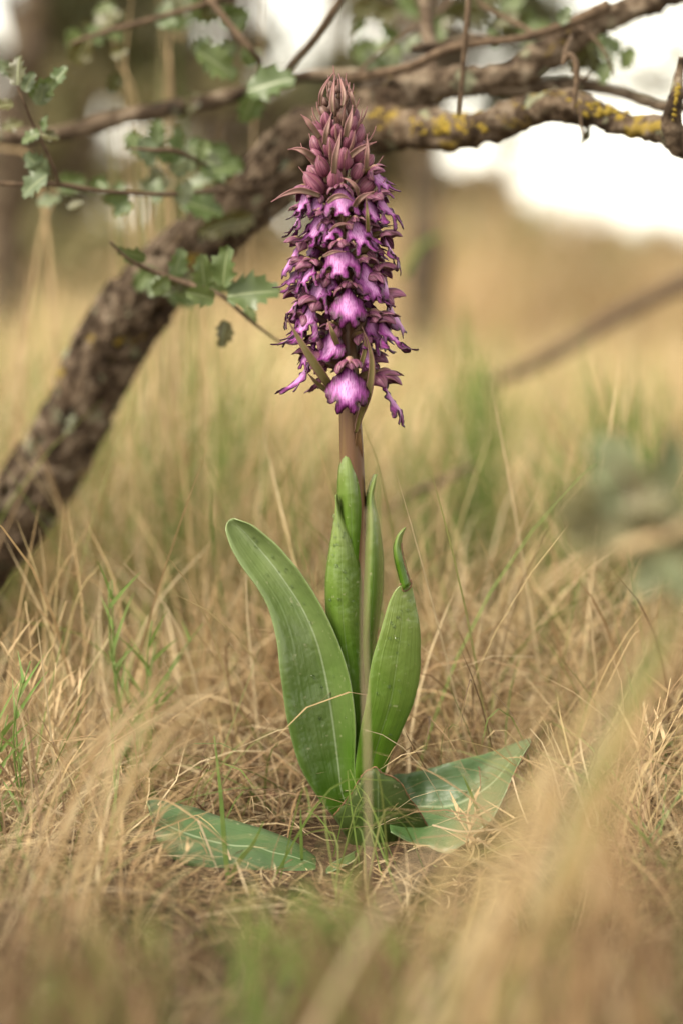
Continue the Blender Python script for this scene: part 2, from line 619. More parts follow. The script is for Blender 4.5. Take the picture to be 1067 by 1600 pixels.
def scatter(n, x0, x1, y0, y1, clump=None, spread=0.03):
    if clump:
        cx = rng.uniform(x0, x1, clump); cy = rng.uniform(y0, y1, clump)
        k = rng.integers(0, clump, n)
        x = cx[k] + rng.normal(0, spread, n); y = cy[k] + rng.normal(0, spread, n)
        hd = np.arctan2(y - cy[k], x - cx[k]) + rng.normal(0, 0.5, n)
        return x, y, hd
    return rng.uniform(x0, x1, n), rng.uniform(y0, y1, n), rng.uniform(0, 2 * math.pi, n)


def base_of(x, y, lift=-0.004):
    return np.stack([x, y, ground_z(x, y) + lift], -1)


def cone_x(y, frac_lo=-0.62, frac_hi=0.62):
    d = (y - CAM[1]) * 1067 / F_PX
    return CAM[0] + d * frac_lo, CAM[0] + d * frac_hi


def field_scatter(n, y0, y1, power=1.0, margin=0.75):
    """points over the view wedge (a good deal wider than the view)"""
    u = rng.uniform(0, 1, n) ** power
    y = y0 + (y1 - y0) * u
    half = (y - CAM[1]) * 1067 / F_PX * margin
    x = CAM[0] + rng.uniform(-1, 1, n) * half
    return x, y, rng.uniform(0, 2 * math.pi, n)


U = rng.uniform


def clear_view(x, y, h, free=0.05):
    """drops straw growing through the low leaves; returns the keep mask and the longest blade that leaves the plant's foot bare"""
    low_left = (x > -0.140) & (x < -0.015) & (y > -0.095) & (y < -0.02)
    low_right = (x > 0.012) & (x < 0.125) & (y > -0.075) & (y < 0.03)
    foot = (np.abs(x - 0.012) < 0.05) & (y > -0.07) & (y < 0.03)
    keep = ~((low_left | low_right | foot) & (rng.random(len(x)) < 0.93))
    d = y - CAM[1]
    pxx = 533.5 + (x - CAM[0]) / d * F_PX
    zl = np.array([P(533, 1374, yy)[2] for yy in y])
    room = np.maximum(zl - ground_z(x, y), 0.006) * 1.05
    lim = np.where((y < -0.015) & (pxx > 200) & (pxx < 850), room, 9.0)
    lim = np.where(rng.random(len(x)) < free * 0.35, 9.0, lim)
    return keep, lim


# 1. matted fine straw on the ground round the plant
sets = []
n = 15000
x, y, h = field_scatter(n, -0.62, 0.55)
fr = (y < -0.22) & (rng.random(n) < 0.55)
x, y, h = x[~fr], y[~fr], h[~fr]
n = len(x)
keep, lim = clear_view(x, y, h)
keep &= ~((np.sin(x * 21 + 2) * np.sin(y * 17 + x * 9) > 0.35) & (rng.random(n) < 0.8))
x, y, h, lim = x[keep], y[keep], h[keep], lim[keep]
n = len(x)
b = base_of(x, y, 0.0)
b[:, 2] += np.abs(rng.normal(0, 0.008, n))
col = pick(STRAW, n)
br = rng.random(n) < np.where(y < -0.2, 0.72, 0.38)
col[br] = pick(BROWN, br.sum())
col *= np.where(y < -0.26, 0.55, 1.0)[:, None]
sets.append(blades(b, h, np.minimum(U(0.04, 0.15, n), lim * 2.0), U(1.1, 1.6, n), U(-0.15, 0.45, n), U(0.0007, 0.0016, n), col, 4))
# tangled arching straw behind the plant
n = 12000
x, y, h = scatter(n, -0.62, 0.62, 0.10, 1.05, 330, 0.032)
col = pick(STRAW, n)
br = rng.random(n) < 0.28
col[br] = pick(BROWN, br.sum())
gn = np.sin(x * 8 + y * 5) + np.sin(x * 3.1 - y * 7) > 0.9
gm = gn & (rng.random(n) < 0.3)
col[gm] = pick(GREEN, gm.sum())
ln = U(0.08, 0.26, n)
ln = np.where((x < -0.12) & (y < 0.48), ln * 0.6, ln)
sets.append(blades(base_of(x, y), h, ln, U(0.1, 0.9, n), U(0.4, 2.3, n), U(0.0010, 0.0026, n), col, 6))
# taller single straws standing up out of the tangle
n = 1500
x, y, h = scatter(n, -0.55, 0.6, 0.08, 0.85, 200, 0.02)
col = pick(STRAW, n)
gm = rng.random(n) < 0.3
col[gm] = pick(GREEN, gm.sum())
ln = U(0.14, 0.34, n)
ln = np.where((x < -0.10) & (y < 0.5) & (rng.random(n) < 0.8), np.minimum(ln, 0.15 * U(0.6, 1.1, n)), ln)
sets.append(blades(base_of(x, y), h, ln, U(0.0, 0.45, n), U(0.0, 1.0, n), U(0.0012, 0.0026, n), col, 6))
# low arching straw left and right of the plant, and in front
n = 4200
x, y, h = scatter(n, -0.40, 0.40, -0.50, 0.12, 260, 0.025)
keep, lim = clear_view(x, y, h)
x, y, h, lim = x[keep], y[keep], h[keep], lim[keep]
n = len(x)
dd = (y - CAM[1])
pxx = 533.5 + (x - CAM[0]) / dd * F_PX
mid = np.clip(1 - np.abs(pxx - 520) / 330, 0, 1)
maxh = np.where(y < 0.03, 0.055 + 0.11 * (1 - mid) * np.clip((y + 0.55) / 0.5, 0.25, 1), 0.13)
ln = np.minimum(U(0.5, 1.0, n) * maxh * 1.25, lim)
col = pick(STRAW, n)
br = rng.random(n) < 0.33
col[br] = pick(BROWN, br.sum())
dk = (y < -0.24) & (rng.random(n) < 0.55)
col[dk] = pick(BROWN, dk.sum()) * 0.85
gm = rng.random(n) < np.where(y < -0.24, 0.26, 0.14)
col[gm] = pick(GREEN, gm.sum()) * 0.85
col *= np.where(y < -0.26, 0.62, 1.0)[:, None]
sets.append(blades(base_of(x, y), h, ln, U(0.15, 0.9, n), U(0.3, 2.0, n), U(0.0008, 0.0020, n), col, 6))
# rough blurred turf in the near foreground
n = 6500
x, y, h = scatter(n, -0.30, 0.30, -0.78, -0.42, 160, 0.022)
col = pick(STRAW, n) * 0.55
br = rng.random(n) < 0.6
col[br] = pick(BROWN, br.sum())
gm = rng.random(n) < 0.28
col[gm] = pick(GREEN, gm.sum()) * 0.75
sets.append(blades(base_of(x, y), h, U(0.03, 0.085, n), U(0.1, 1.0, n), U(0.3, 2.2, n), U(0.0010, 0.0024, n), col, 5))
grass_mass('dry_grass', sets, 'matted straw coloured grass lying around the orchid')

# 2. taller dry grass of the field behind
sets = []
STRAW_NEAR = STRAW
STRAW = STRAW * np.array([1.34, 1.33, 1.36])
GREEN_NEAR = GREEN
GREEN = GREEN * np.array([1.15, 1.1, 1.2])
n = 42000
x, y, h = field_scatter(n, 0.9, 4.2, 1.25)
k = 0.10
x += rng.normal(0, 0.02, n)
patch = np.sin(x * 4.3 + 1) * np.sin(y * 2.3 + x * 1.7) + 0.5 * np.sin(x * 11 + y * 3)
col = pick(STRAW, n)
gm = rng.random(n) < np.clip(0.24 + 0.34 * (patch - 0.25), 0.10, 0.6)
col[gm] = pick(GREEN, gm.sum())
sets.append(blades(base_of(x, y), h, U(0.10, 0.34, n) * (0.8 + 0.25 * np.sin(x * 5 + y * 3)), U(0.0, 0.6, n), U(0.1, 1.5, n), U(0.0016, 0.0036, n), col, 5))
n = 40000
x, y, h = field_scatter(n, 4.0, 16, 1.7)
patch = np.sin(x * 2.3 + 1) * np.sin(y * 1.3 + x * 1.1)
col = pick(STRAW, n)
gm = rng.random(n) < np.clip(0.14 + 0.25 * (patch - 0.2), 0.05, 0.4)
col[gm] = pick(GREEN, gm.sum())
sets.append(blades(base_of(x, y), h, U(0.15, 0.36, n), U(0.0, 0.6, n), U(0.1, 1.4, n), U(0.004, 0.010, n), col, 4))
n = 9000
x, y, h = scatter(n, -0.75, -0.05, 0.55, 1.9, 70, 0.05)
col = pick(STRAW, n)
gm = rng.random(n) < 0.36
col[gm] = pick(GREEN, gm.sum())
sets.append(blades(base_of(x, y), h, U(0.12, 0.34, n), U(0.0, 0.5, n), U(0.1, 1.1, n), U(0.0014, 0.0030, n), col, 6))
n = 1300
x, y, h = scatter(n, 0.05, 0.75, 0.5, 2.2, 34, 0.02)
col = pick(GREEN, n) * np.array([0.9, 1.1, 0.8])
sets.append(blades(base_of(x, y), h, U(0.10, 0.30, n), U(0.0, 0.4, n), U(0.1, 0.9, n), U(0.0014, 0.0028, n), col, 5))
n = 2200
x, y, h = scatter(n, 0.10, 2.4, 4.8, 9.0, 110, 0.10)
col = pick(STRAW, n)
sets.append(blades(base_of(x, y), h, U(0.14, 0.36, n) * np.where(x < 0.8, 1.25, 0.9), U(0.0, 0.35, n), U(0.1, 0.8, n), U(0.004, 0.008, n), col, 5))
grass_mass('meadow_grass', sets, 'tall blurred dry grass of the meadow behind the oak')


STRAW = STRAW_NEAR
GREEN = GREEN_NEAR

# ------------------------------------------------------------------ the orchid
AX_Y = [100, 113, 280, 400, 500, 600, 700, 800, 1000, 1310]
AX_X = [526, 527, 531, 537, 541, 545, 549, 553, 558, 565]
ORCH = np.array([0.0, 0.0, 0.0])


def axis(py):
    return P(interp(py, AX_Y, AX_X), py, 0.0)


orchid = empty('giant_orchid', ORCH, 'tall orchid with a dense purple flower spike above broad green leaves', 'orchid')


def opart(name, me):
    return link(name, me, orchid)


# stem
ys_ = np.linspace(1320, 150, 40)
sp_pts = np.array([axis(v) for v in ys_])
sp_r = np.array([pxm(interp(v, [150, 300, 450, 640, 700, 900, 1320], [5, 9, 13, 16, 17.5, 19, 22]), 0) for v in ys_])


def stem_bump(V, D, r):
    return np.array([0.0006 * math.sin(8 * math.atan2(d[1], d[0])) for d in D])


V, Fc = tube(sp_pts, sp_r, 20, 60, stem_bump)
opart('stem', mesh_from('stem', V, Fc, M['stem']))


def leaf_mesh(name, rows, mat, nrow=44, ncol=13, wave=0.0, ripple=0.0, swap=False, origin=ORCH):
    """rows: (Lx,Ly, Mx,My, Rx,Ry, yL, yM, yR) from base to tip, in picture pixels with world depths"""
    pts = []
    for r in rows:
        lx, ly, mx, my, rx, ry, a, b_, c = r
        pts.append(np.concatenate([P(lx, ly, a), P(mx, my, b_), P(rx, ry, c)]))
    q = catmull(pts, nrow)
    s = np.linspace(-1, 1, ncol)
    V, uu, vv = [], [], []
    for i, row in enumerate(q):
        Lp, Mp, Rp = row[:3], row[3:6], row[6:9]
        t = i / (nrow - 1)
        d = Rp - Lp
        eL = 1 + 0.035 * mnoise.noise((t * 14, len(rows) * 3.3, 1.7)); eR = 1 + 0.035 * mnoise.noise((t * 14, len(rows) * 3.3, 9.1))
        for s0 in s:
            sj = s0 * (eL if s0 < 0 else eR)
            # quadratic through L, M, R
            p = Lp * (sj * (sj - 1) / 2) + Mp * (1 - sj * sj) + Rp * (sj * (sj + 1) / 2)
            # sharper fold at the midrib
            p = p + np.array([0, 1, 0]) * (0.0014 * math.exp(-(sj / 0.14) ** 2) * (1 - t))
            p = p + np.array([0, -1, 0.2]) * wave * math.sin(t * 9 + sj * 2) * abs(sj)
            p = p + np.array([0, -1, 0]) * ripple * math.sin(sj * 17) * (1 - abs(sj))
            V.append(p); uu.append(s0); vv.append(t)
    if swap:
        uu, vv = [t_ * 2 - 1 for t_ in vv], [(s_ + 1) / 2 for s_ in uu]
    V = np.array(V) - origin
    return mesh_from(name, V, grid_faces(nrow, ncol), mat, True, {'u': ('FLOAT', uu), 'v': ('FLOAT', vv)})


def leaf(rows, mat, name='leaf', **kw):
    o = opart(name, leaf_mesh(name, rows, mat, **kw))
    return solid(o, 0.0007)


# left leaf, leaning away to the left; folded along its midrib
left_rows = []
for yy, xl, xm, xr, lift in [(1300, 540, 555, 566, 0), (1275, 524, 548, 560, 0), (1240, 497, 534, 556, 0), (1200, 474, 529, 554, 0), (1150, 456, 523, 555, 0), (1100, 446, 516, 552, 0),
                             (1050, 438, 507, 543, 0), (1000, 432, 494, 525, 0), (950, 421, 472, 501, 0), (910, 402, 446, 477, 0), (880, 379, 424, 457, 0),
                             (855, 364, 403, 436, 0), (835, 356, 386, 413, 0), (820, 353, 371, 393, 0), (811, 355, 361, 368, 0)]:
    t = (1300 - yy) / 490
    yb = -0.016 - 0.012 * t + 0.02 * t * t
    w = (xr - xl) / 100
    left_rows.append((xl, yy + 6, xm, yy, xr, yy - 4 + (0 if yy > 880 else 4), yb - 0.010 * w, yb + 0.008 * w, yb - 0.009 * w))
left_leaf = leaf(left_rows, M['leaf_left'], ripple=0.0004)
# central sheathing leaf
rows = [(542, 1300, 560, 1300, 575, 1300, 0.0, -0.022, 0.0)]
for yy, xl, xr in [(1200, 538, 577), (1100, 533, 575), (1037, 522, 570), (980, 512, 566), (931, 508, 565), (891, 510, 563), (856, 515, 557), (831, 519, 549), (806, 523, 536), (788, 525, 530), (773, 526, 527.5)]:
    w = (xr - xl) / 55
    rows.append((xl, yy, (xl + xr) / 2 - 2, yy, xr, yy, -0.004 - 0.005 * w, -0.011 - 0.006 * w, -0.004 - 0.003 * w))
front_leaf = leaf(rows, M['leaf_front'])
# uppermost leaf clasping the stem
rows = []
for yy, xl, xr in [(1100, 545, 570), (950, 540, 568), (860, 532, 568), (820, 529, 569.5), (785, 527.5, 569.5), (756, 527.5, 566), (735, 529, 561), (716, 533, 552), (704, 537, 546.5), (695, 540.5, 542)]:
    w = (xr - xl) / 42
    rows.append((xl, yy, (xl + xr) / 2, yy, xr, yy, 0.001, -0.003 - 0.009 * w, 0.001))
leaf(rows, M['leaf_front'])
# leaf behind on the right
rows = []
for yy, xl, xr in [(1200, 560, 588), (1080, 558, 590), (1009, 556, 588), (973, 558, 592), (931, 560, 597.5), (888, 563, 599), (852, 565, 597), (817, 568, 592), (790, 570, 586), (772, 572.5, 583.5), (757, 577, 585.5), (741, 584, 586)]:
    w = (xr - xl) / 40
    rows.append((xl, yy, (xl + xr) / 2 + 3, yy, xr, yy, 0.002, -0.002 - 0.010 * w, 0.010))
leaf(rows, M['leaf_front'])
# right leaf, its tip nearly torn off
rows = []
for yy, xl, xr in [(1300, 562, 585), (1250, 556, 590), (1200, 555, 603), (1150, 561, 624), (1100, 571, 645), (1060, 576, 654), (1020, 584, 657), (980, 596, 655.5), (945, 606, 649), (927, 614, 645), (915, 624, 642)]:
    w = (xr - xl) / 70
    rows.append((xl, yy, (xl + xr) / 2 + 1, yy, xr, yy, -0.022 - 0.003 * w, -0.0205 - 0.003 * w, -0.019 + 0.002 * w))
rl = leaf(rows, M['leaf_front'])
rows = []
for lx, ly, rx, ry in [(628, 923, 642, 913), (623, 902, 636.5, 893), (617.5, 881, 631, 872), (614.5, 859, 627.5, 855), (618, 842, 627.5, 842), (624, 832, 630, 833), (633, 824, 633.5, 825)]:
    w = math.hypot(rx - lx, ry - ly) / 16
    rows.append((lx, ly, (lx + rx) / 2, (ly + ry) / 2, rx, ry, -0.020, -0.020 - 0.006 * w, -0.016))
tip = link('torn_leaf_tip', leaf_mesh('torn_leaf_tip', rows, M['leaf_front'], nrow=24, ncol=9), rl)
tag(tip, 'narrow curled leaf tip hanging on by a brown tear')
solid(tip, 0.0007)
bag = Bag()
for pl in ([(622, 917), (628, 911), (628, 921), (633, 924), (640, 919), (643, 913), (641, 905)], [(641, 910), (637, 897), (632, 880), (628, 862), (627.5, 848)]):
    pts = np.array([P(a, b_, -0.0225) for a, b_ in pl])
    bag.add(*tube(pts, np.full(len(pts), pxm(1.0, 0)), 6, 20, lambda V, D, r: rng.normal(0, 0.00012, len(V))))
link('torn_edge', bag.mesh('torn_edge', M['tear']), rl)
# bitten stump of an outer leaf at the base
rows = []
top = [(522, 1275), (531, 1264), (542, 1249), (552, 1235), (562, 1218), (571, 1206), (579, 1203), (586, 1199), (595, 1207), (603, 1211), (616, 1216), (628, 1227), (639, 1248), (648, 1258), (661, 1279), (672, 1304)]
stump_edge = []
for i, (tx, ty) in enumerate(top):
    t = i / (len(top) - 1)
    bx = 560 + 62 * t
    yo = -0.033 + 0.05 * (t - 0.5) ** 2
    rows.append((bx, 1345, (bx * .5 + tx * .5), (1345 + ty) / 2, tx, ty, yo + 0.010, yo + 0.001, yo - 0.001))
    stump_edge.append(P(tx, ty, yo - 0.001))
st = leaf(rows, M['leaf_stump'], nrow=40, swap=True)
tag(st, 'dark stump of an outer leaf with a brown bitten edge')
V, Fc = tube(np.array(stump_edge), np.full(len(stump_edge), pxm(1.2, 0)), 6, 70, lambda V, D, r: rng.normal(0, 0.00022, len(V)))
link('torn_edge', mesh_from('torn_edge', V, Fc, M['tear']), st)
# low leaf on the left, resting on the straw
rows = []
for tx, ty, bx, by in [(560, 1330, 556, 1345), (512, 1352, 512, 1366), (490, 1337, 490, 1371), (462, 1317, 460, 1371), (430, 1303, 428, 1371), (404, 1293, 402, 1364), (370, 1284, 364, 1369), (335, 1274, 322, 1362), (300, 1262, 285, 1351), (270, 1255, 262, 1335), (248, 1250, 246, 1314), (238, 1249, 240, 1290), (233, 1250, 234, 1262)]:
    h_ = (by - ty) / 90
    rows.append((tx, ty, (tx + bx) / 2 - 4, (ty + by) / 2 - 4, bx, by, -0.045, -0.058 - 0.012 * h_, -0.078))
lf = leaf(rows, M['leaf_low'], wave=0.002, ripple=0.0006)
tag(lf, 'broad grazed leaf lying low over the straw on the left')
# low leaf on the right, folded over
rows = []
for tx, ty, mx, my, bx, by, dy in [(600, 1240, 605, 1270, 610, 1300, 0), (614, 1213, 630, 1262, 640, 1318, 0), (636, 1208, 650, 1262, 660, 1322, 0), (658, 1204, 672, 1262, 680, 1330, -.004), (684, 1197, 694, 1262, 700, 1334, -.006), (708, 1190, 718, 1256, 722, 1322, -.008),
                                   (735, 1184, 744, 1243, 745, 1302, -.006), (760, 1178, 768, 1226, 768, 1281, -.004), (782, 1171, 786, 1206, 787, 1244, 0), (803, 1163, 804, 1183, 806, 1203, .006), (818, 1157, 818, 1170, 817, 1181, .010), (828, 1154, 829, 1158, 829, 1162, .014)]:
    rows.append((tx, ty, mx, my, bx, by, 0.012 + dy, -0.004 + dy, -0.045 + dy))
lf = leaf(rows, M['leaf_low'], wave=0.003, ripple=0.0008)
tag(lf, 'broad wavy leaf arching to the ground on the right')
pts = np.array([P(a, b_, c) for a, b_, c in [(830, 1157, .012), (820, 1182, -.02), (806, 1204, -.042), (789, 1244, -.047), (769, 1283, -.051), (746, 1303, -.053)]])
V, Fc = tube(pts, np.full(len(pts), pxm(1.0, 0)), 6, 40, lambda V, D, r: rng.normal(0, 0.0003, len(V)))
link('torn_edge', mesh_from('torn_edge', V, Fc, M['tear']), lf)


# rain drops standing on the leaves
def drops(leaf_ob, count, seed, v0, v1, u0=-.7, u1=.7):
    rr = random.Random(seed)
    me = leaf_ob.data
    at_u = np.zeros(len(me.vertices), np.float32); me.attributes['u'].data.foreach_get('value', at_u)
    at_v = np.zeros(len(me.vertices), np.float32); me.attributes['v'].data.foreach_get('value', at_v)
    ok = [i for i in range(len(at_u)) if u0 < at_u[i] < u1 and v0 < at_v[i] < v1]
    bag = Bag()
    for _ in range(count):
        v = me.vertices[rr.choice(ok)]
        nr = np.array(v.normal)
        if nr[1] > 0: nr = -nr
        r = rr.uniform(.0005, .0013)
        c = np.array(v.co) + nr * 0.0004 + np.array([rr.uniform(-1, 1), 0, rr.uniform(-1, 1)]) * 0.001
        a = np.cross(nr, [1, .2, .1]); a /= np.linalg.norm(a); b_ = np.cross(nr, a)
        V = [c + (a * math.cos(t) * k + b_ * math.sin(t) * k * 1.2) * r + nr * hh * r for k, hh in ((1, 0), (.8, .35), (.4, .55)) for t in np.linspace(0, 6.283, 9)[:-1]] + [c + nr * .6 * r]
        bag.add(np.array(V), [tuple(f) for f in grid_faces(3, 8, True)] + [(16 + j, 16 + (j + 1) % 8, 24) for j in range(8)])
    tag(link('water_drops', bag.mesh('water_drops', M['water']), leaf_ob), kind='stuff')


drops(front_leaf, 34, 1, 0.35, 0.85)
drops(left_leaf, 26, 2, 0.3, 0.85, -.6, .8)
drops(rl, 20, 3, 0.3, 0.9)

# ---- flowers
MM = 0.001


def smooth_outline(half, n=150, seed=0):
    """half outline (x>=0, y down, mm) mirrored with a little asymmetry, resampled"""
    rr = random.Random(seed)
    right = [(x * rr.uniform(0.9, 1.1), y * rr.uniform(0.96, 1.04)) for x, y in half]
    leftp = [(-x * rr.uniform(0.9, 1.1), y * rr.uniform(0.96, 1.04)) for x, y in half]
    pts = right + leftp[::-1][(1 if half[-1][0] == 0 else 0):]
    pts.append(pts[0])
    q = catmull(pts, n + 1)[:-1]
    return q


LIP_SHAPES = {
    'broad': [(1.4, 0), (1.6, 2), (3.0, 4.5), (6.2, 7), (8.6, 10), (9.4, 13), (9.0, 16), (7.8, 18.6), (6.0, 19.6), (5.0, 18.6), (4.6, 20), (5.2, 22.6), (3.6, 24.4), (1.5, 23.8), (0, 21.8)],
    'legged': [(2.2, 0), (3.8, 2), (5.2, 4), (6.0, 6), (7.0, 8.5), (8.8, 11.2), (11.0, 15), (11.6, 17.6), (10.0, 17.8), (7.6, 15.0), (5.6, 12.0), (4.4, 11.6), (4.0, 13.6), (4.8, 17), (6.6, 21.4), (6.4, 23.8), (4.6, 22.8), (2.6, 19.0), (1.2, 16.6), (0, 15.8)],
    'skirt': [(2.6, 0), (4.2, 1.8), (5.4, 4), (7.2, 6.5), (8.8, 9), (9.8, 12), (10.2, 16.0), (9.0, 18.6), (7.2, 16.6), (5.6, 13.0), (4.4, 12.8), (4.2, 15.0), (4.6, 18.4), (3.0, 20.0), (1.2, 18.6), (0, 17.2)],
    'slim': [(1.3, 0), (1.6, 3), (2.6, 6), (4.4, 9), (5.0, 12), (5.8, 15.5), (7.8, 19), (8.6, 21.4), (6.6, 21.6), (4.2, 18.6), (3.2, 19), (3.6, 22), (5.0, 25.6), (3.6, 27), (1.8, 24.2), (0, 22)],
}


def lip_mesh(name, kind, seed, ruffle=1.0, convex=0.035, curl=0.0, hang=1.0, tipcurl=0.6):
    rr = random.Random(seed)
    out = smooth_outline(LIP_SHAPES[kind], 170, seed)
    # toothed, ruffled margin
    ph = rr.uniform(0, 6)
    cen = out.mean(0)
    arc = np.concatenate([[0], np.cumsum(np.linalg.norm(np.diff(out, axis=0), axis=1))])
    nrm = np.roll(out, -1, 0) - np.roll(out, 1, 0)
    nrm = np.stack([nrm[:, 1], -nrm[:, 0]], 1)
    nrm /= np.linalg.norm(nrm, axis=1)[:, None] + 1e-9
    amp = np.clip((out[:, 1] - 3) / 4, 0, 1) * 0.17 * ruffle
    out = out + nrm * (amp * np.sin(arc * 1.9 + ph + 1.5 * np.sin(arc * 0.7)))[:, None]
    gx, gy = np.meshgrid(np.arange(-13, 13.1, 0.95), np.arange(0.4, 28, 0.95))
    g = np.stack([gx.ravel(), gy.ravel()], 1) + np.array([[rr.uniform(-.1, .1), rr.uniform(-.1, .1)] for _ in range(gx.size)])

    def inside(pts):
        x, y = pts[:, 0], pts[:, 1]
        c = np.zeros(len(pts), bool)
        j = len(out) - 1
        for i in range(len(out)):
            xi, yi, xj, yj = out[i, 0], out[i, 1], out[j, 0], out[j, 1]
            cond = ((yi > y) != (yj > y)) & (x < (xj - xi) * (y - yi) / (yj - yi + 1e-12) + xi)
            c ^= cond
            j = i
        return c

    def dist(pts):
        return np.min(np.linalg.norm(pts[:, None, :] - out[None, :, :], axis=2), axis=1)
    g = g[inside(g)]
    g = g[dist(g) > 0.45]
    allp = np.vstack([out, g])
    res = delaunay_2d_cdt([Vector(p) for p in allp], [], [list(range(len(out)))], 1, 1e-5)
    pts = np.array([(v.x, v.y) for v in res[0]])
    faces = [tuple(f) for f in res[2]]
    de = dist(pts)
    de[np.argsort(de)[:0]] = 0
    x, y = pts[:, 0], pts[:, 1]
    # relief: convex across, arched along, ruffled edge, lobe tips curling
    z = -convex * x ** 2 * np.clip(y / 6, 0.2, 1)
    ruf = np.exp(-de / 1.1) * ruffle * np.clip((y - 3) / 5, 0, 1)
    angp = np.arctan2(y - 12, x)
    z += ruf * 0.75 * np.sin(angp * 7 + ph) + ruf * 0.15 * np.sin(angp * 12 + 2 * ph)
    z += 0.5 * np.exp(-(x / 1.6) ** 2) * np.clip(y / 5, 0, 1)
    z -= 0.35 * np.exp(-((np.abs(x) - 0.0) / 0.35) ** 2) * np.clip(y / 4, 0, 1)
    t = np.clip((y - 15) / 9, 0, 1.2)
    z += tipcurl * 5 * t ** 2 * np.sign(curl + 0.2)
    yy = y.copy()
    yy -= 2.2 * t ** 2 * abs(tipcurl)
    # bend along: near the throat it runs outward, then hangs
    L_ = yy
    bend = np.clip(L_ / 26, 0, 1.1)
    ang = R(74) - hang * R(17) * bend        # slope below horizontal
    ox = np.cos(ang) * L_ + np.sin(ang) * z
    oz = -np.sin(ang) * L_ + np.cos(ang) * z
    V = np.stack([ox, x, oz], 1) * MM
    edge = np.clip(de / (5.2 if kind == 'broad' else 2.9), 0, 1)
    cl = np.exp(-(x / 3.0) ** 2)
    edge = edge * (0.62 + 0.38 * cl) + 0.22 * cl * np.clip(de / 1.5, 0, 1)
    edge = np.clip(edge - 0.12 * np.clip(1 - y / 4, 0, 1), 0, 1)
    me = mesh_from(name, V, faces, M['lip'], True, {'edge': ('FLOAT', edge), 'pq': ('FLOAT_VECTOR', np.stack([x, y, np.full(len(x), seed * 3.1)], 1))})
    # orient normals outward (+X)
    if sum(p.normal.x for p in me.polygons) < 0:
        me.flip_normals()
    return me


def spoon(name, length, width, bendA, cup, mat, n=12, m=9, ptip=0.7, base=0.25, ripple=0.0, seed=0):
    """concave petal: starts at the origin heading +X, bends by bendA (radians, + is up); cup is how deeply it is hollow (below)"""
    rr = random.Random(seed)
    V, uu, vv = [], [], []
    px_, pz_ = 0.0, 0.0
    for i in range(n):
        t = i / (n - 1)
        a = bendA[0] + (bendA[1] - bendA[0]) * t
        if i:
            px_ += length / (n - 1) * math.cos(a)
            pz_ += length / (n - 1) * math.sin(a)
        w = width * 0.5 * (base * (1 - t) ** 2 + math.sin(math.pi * min(1, t ** ptip)) ** 0.75 + 0.03)
        for j in range(m):
            s = -1 + 2 * j / (m - 1)
            th = s * cup
            if cup > 0.05:
                yy = w * math.sin(th) / math.sin(min(cup, 1.57))
                dz = -w * (1 - math.cos(th)) / max(math.sin(min(cup, 1.57)), .2)
            else:
                yy, dz = w * s, 0
            dz += ripple * math.sin(t * 9 + seed) * abs(s) * width
            V.append((px_ - math.sin(a) * dz, yy, pz_ + math.cos(a) * dz))
            uu.append(s); vv.append(t)
    return mesh_from(name, V, grid_faces(n, m), mat, True, {'u': ('FLOAT', uu), 'v': ('FLOAT', vv)})


LIPS = {}
for k, kind in enumerate(LIP_SHAPES):
    LIPS[kind] = [lip_mesh('lip', kind, 10 * k + j, 1.0 + 0.2 * j, (0.022 if kind in ('broad', 'slim') else 0.012) + 0.010 * j, curl=(1 if (j + k) % 2 else -1), hang=0.8 + 0.2 * j, tipcurl=0.35 + 0.25 * j) for j in range(3)]
HOODS = [spoon('hood', 0.0195 + 0.001 * j, 0.0105 + 0.0010 * j, (R(40), R(-60 - 10 * j)), 1.45, M['sepal'], 16, 13, 0.85, 0.6, 0.012, j) for j in range(3)]
SEPALS = [spoon('sepal', 0.0155 + 0.001 * j, 0.0092 + 0.0007 * j, (R(36 - 8 * j), R(-88)), 1.25, M['sepal'], 11, 9, 0.7, 0.35, 0.02, j) for j in range(3)]
PETALS = [spoon('petal', 0.0135, 0.0048, (R(20), R(-55)), 0.8, M['sepal'], 9, 5, 0.7, 0.4, 0.02, j) for j in range(2)]
V, Fc = tube(np.array([[0.0, 0, -0.006], [0.006, 0, -0.003], [0.012, 0, 0.0005], [0.018, 0, 0.002], [0.0205, 0, 0.001]]), np.array([0.0020, 0.0025, 0.0027, 0.0024, 0.0016]), 10, 16,
             lambda V, D, r: np.array([0.0004 * math.sin(6 * math.atan2(d[2], d[1]) + v[0] * 300) for v, d in zip(V, D)]))
OVARY = mesh_from('ovary', V, Fc, M['ovary'])
V, Fc = tube(np.array([[0.0, 0, 0], [0.003, 0, 0.0010], [0.0055, 0, 0.0005], [0.0068, 0, -0.0012]]), np.array([0.0018, 0.0024, 0.0020, 0.0008]), 9, 12)
COLUMN = mesh_from('column', V, Fc, M['column'])

FL_N = 0


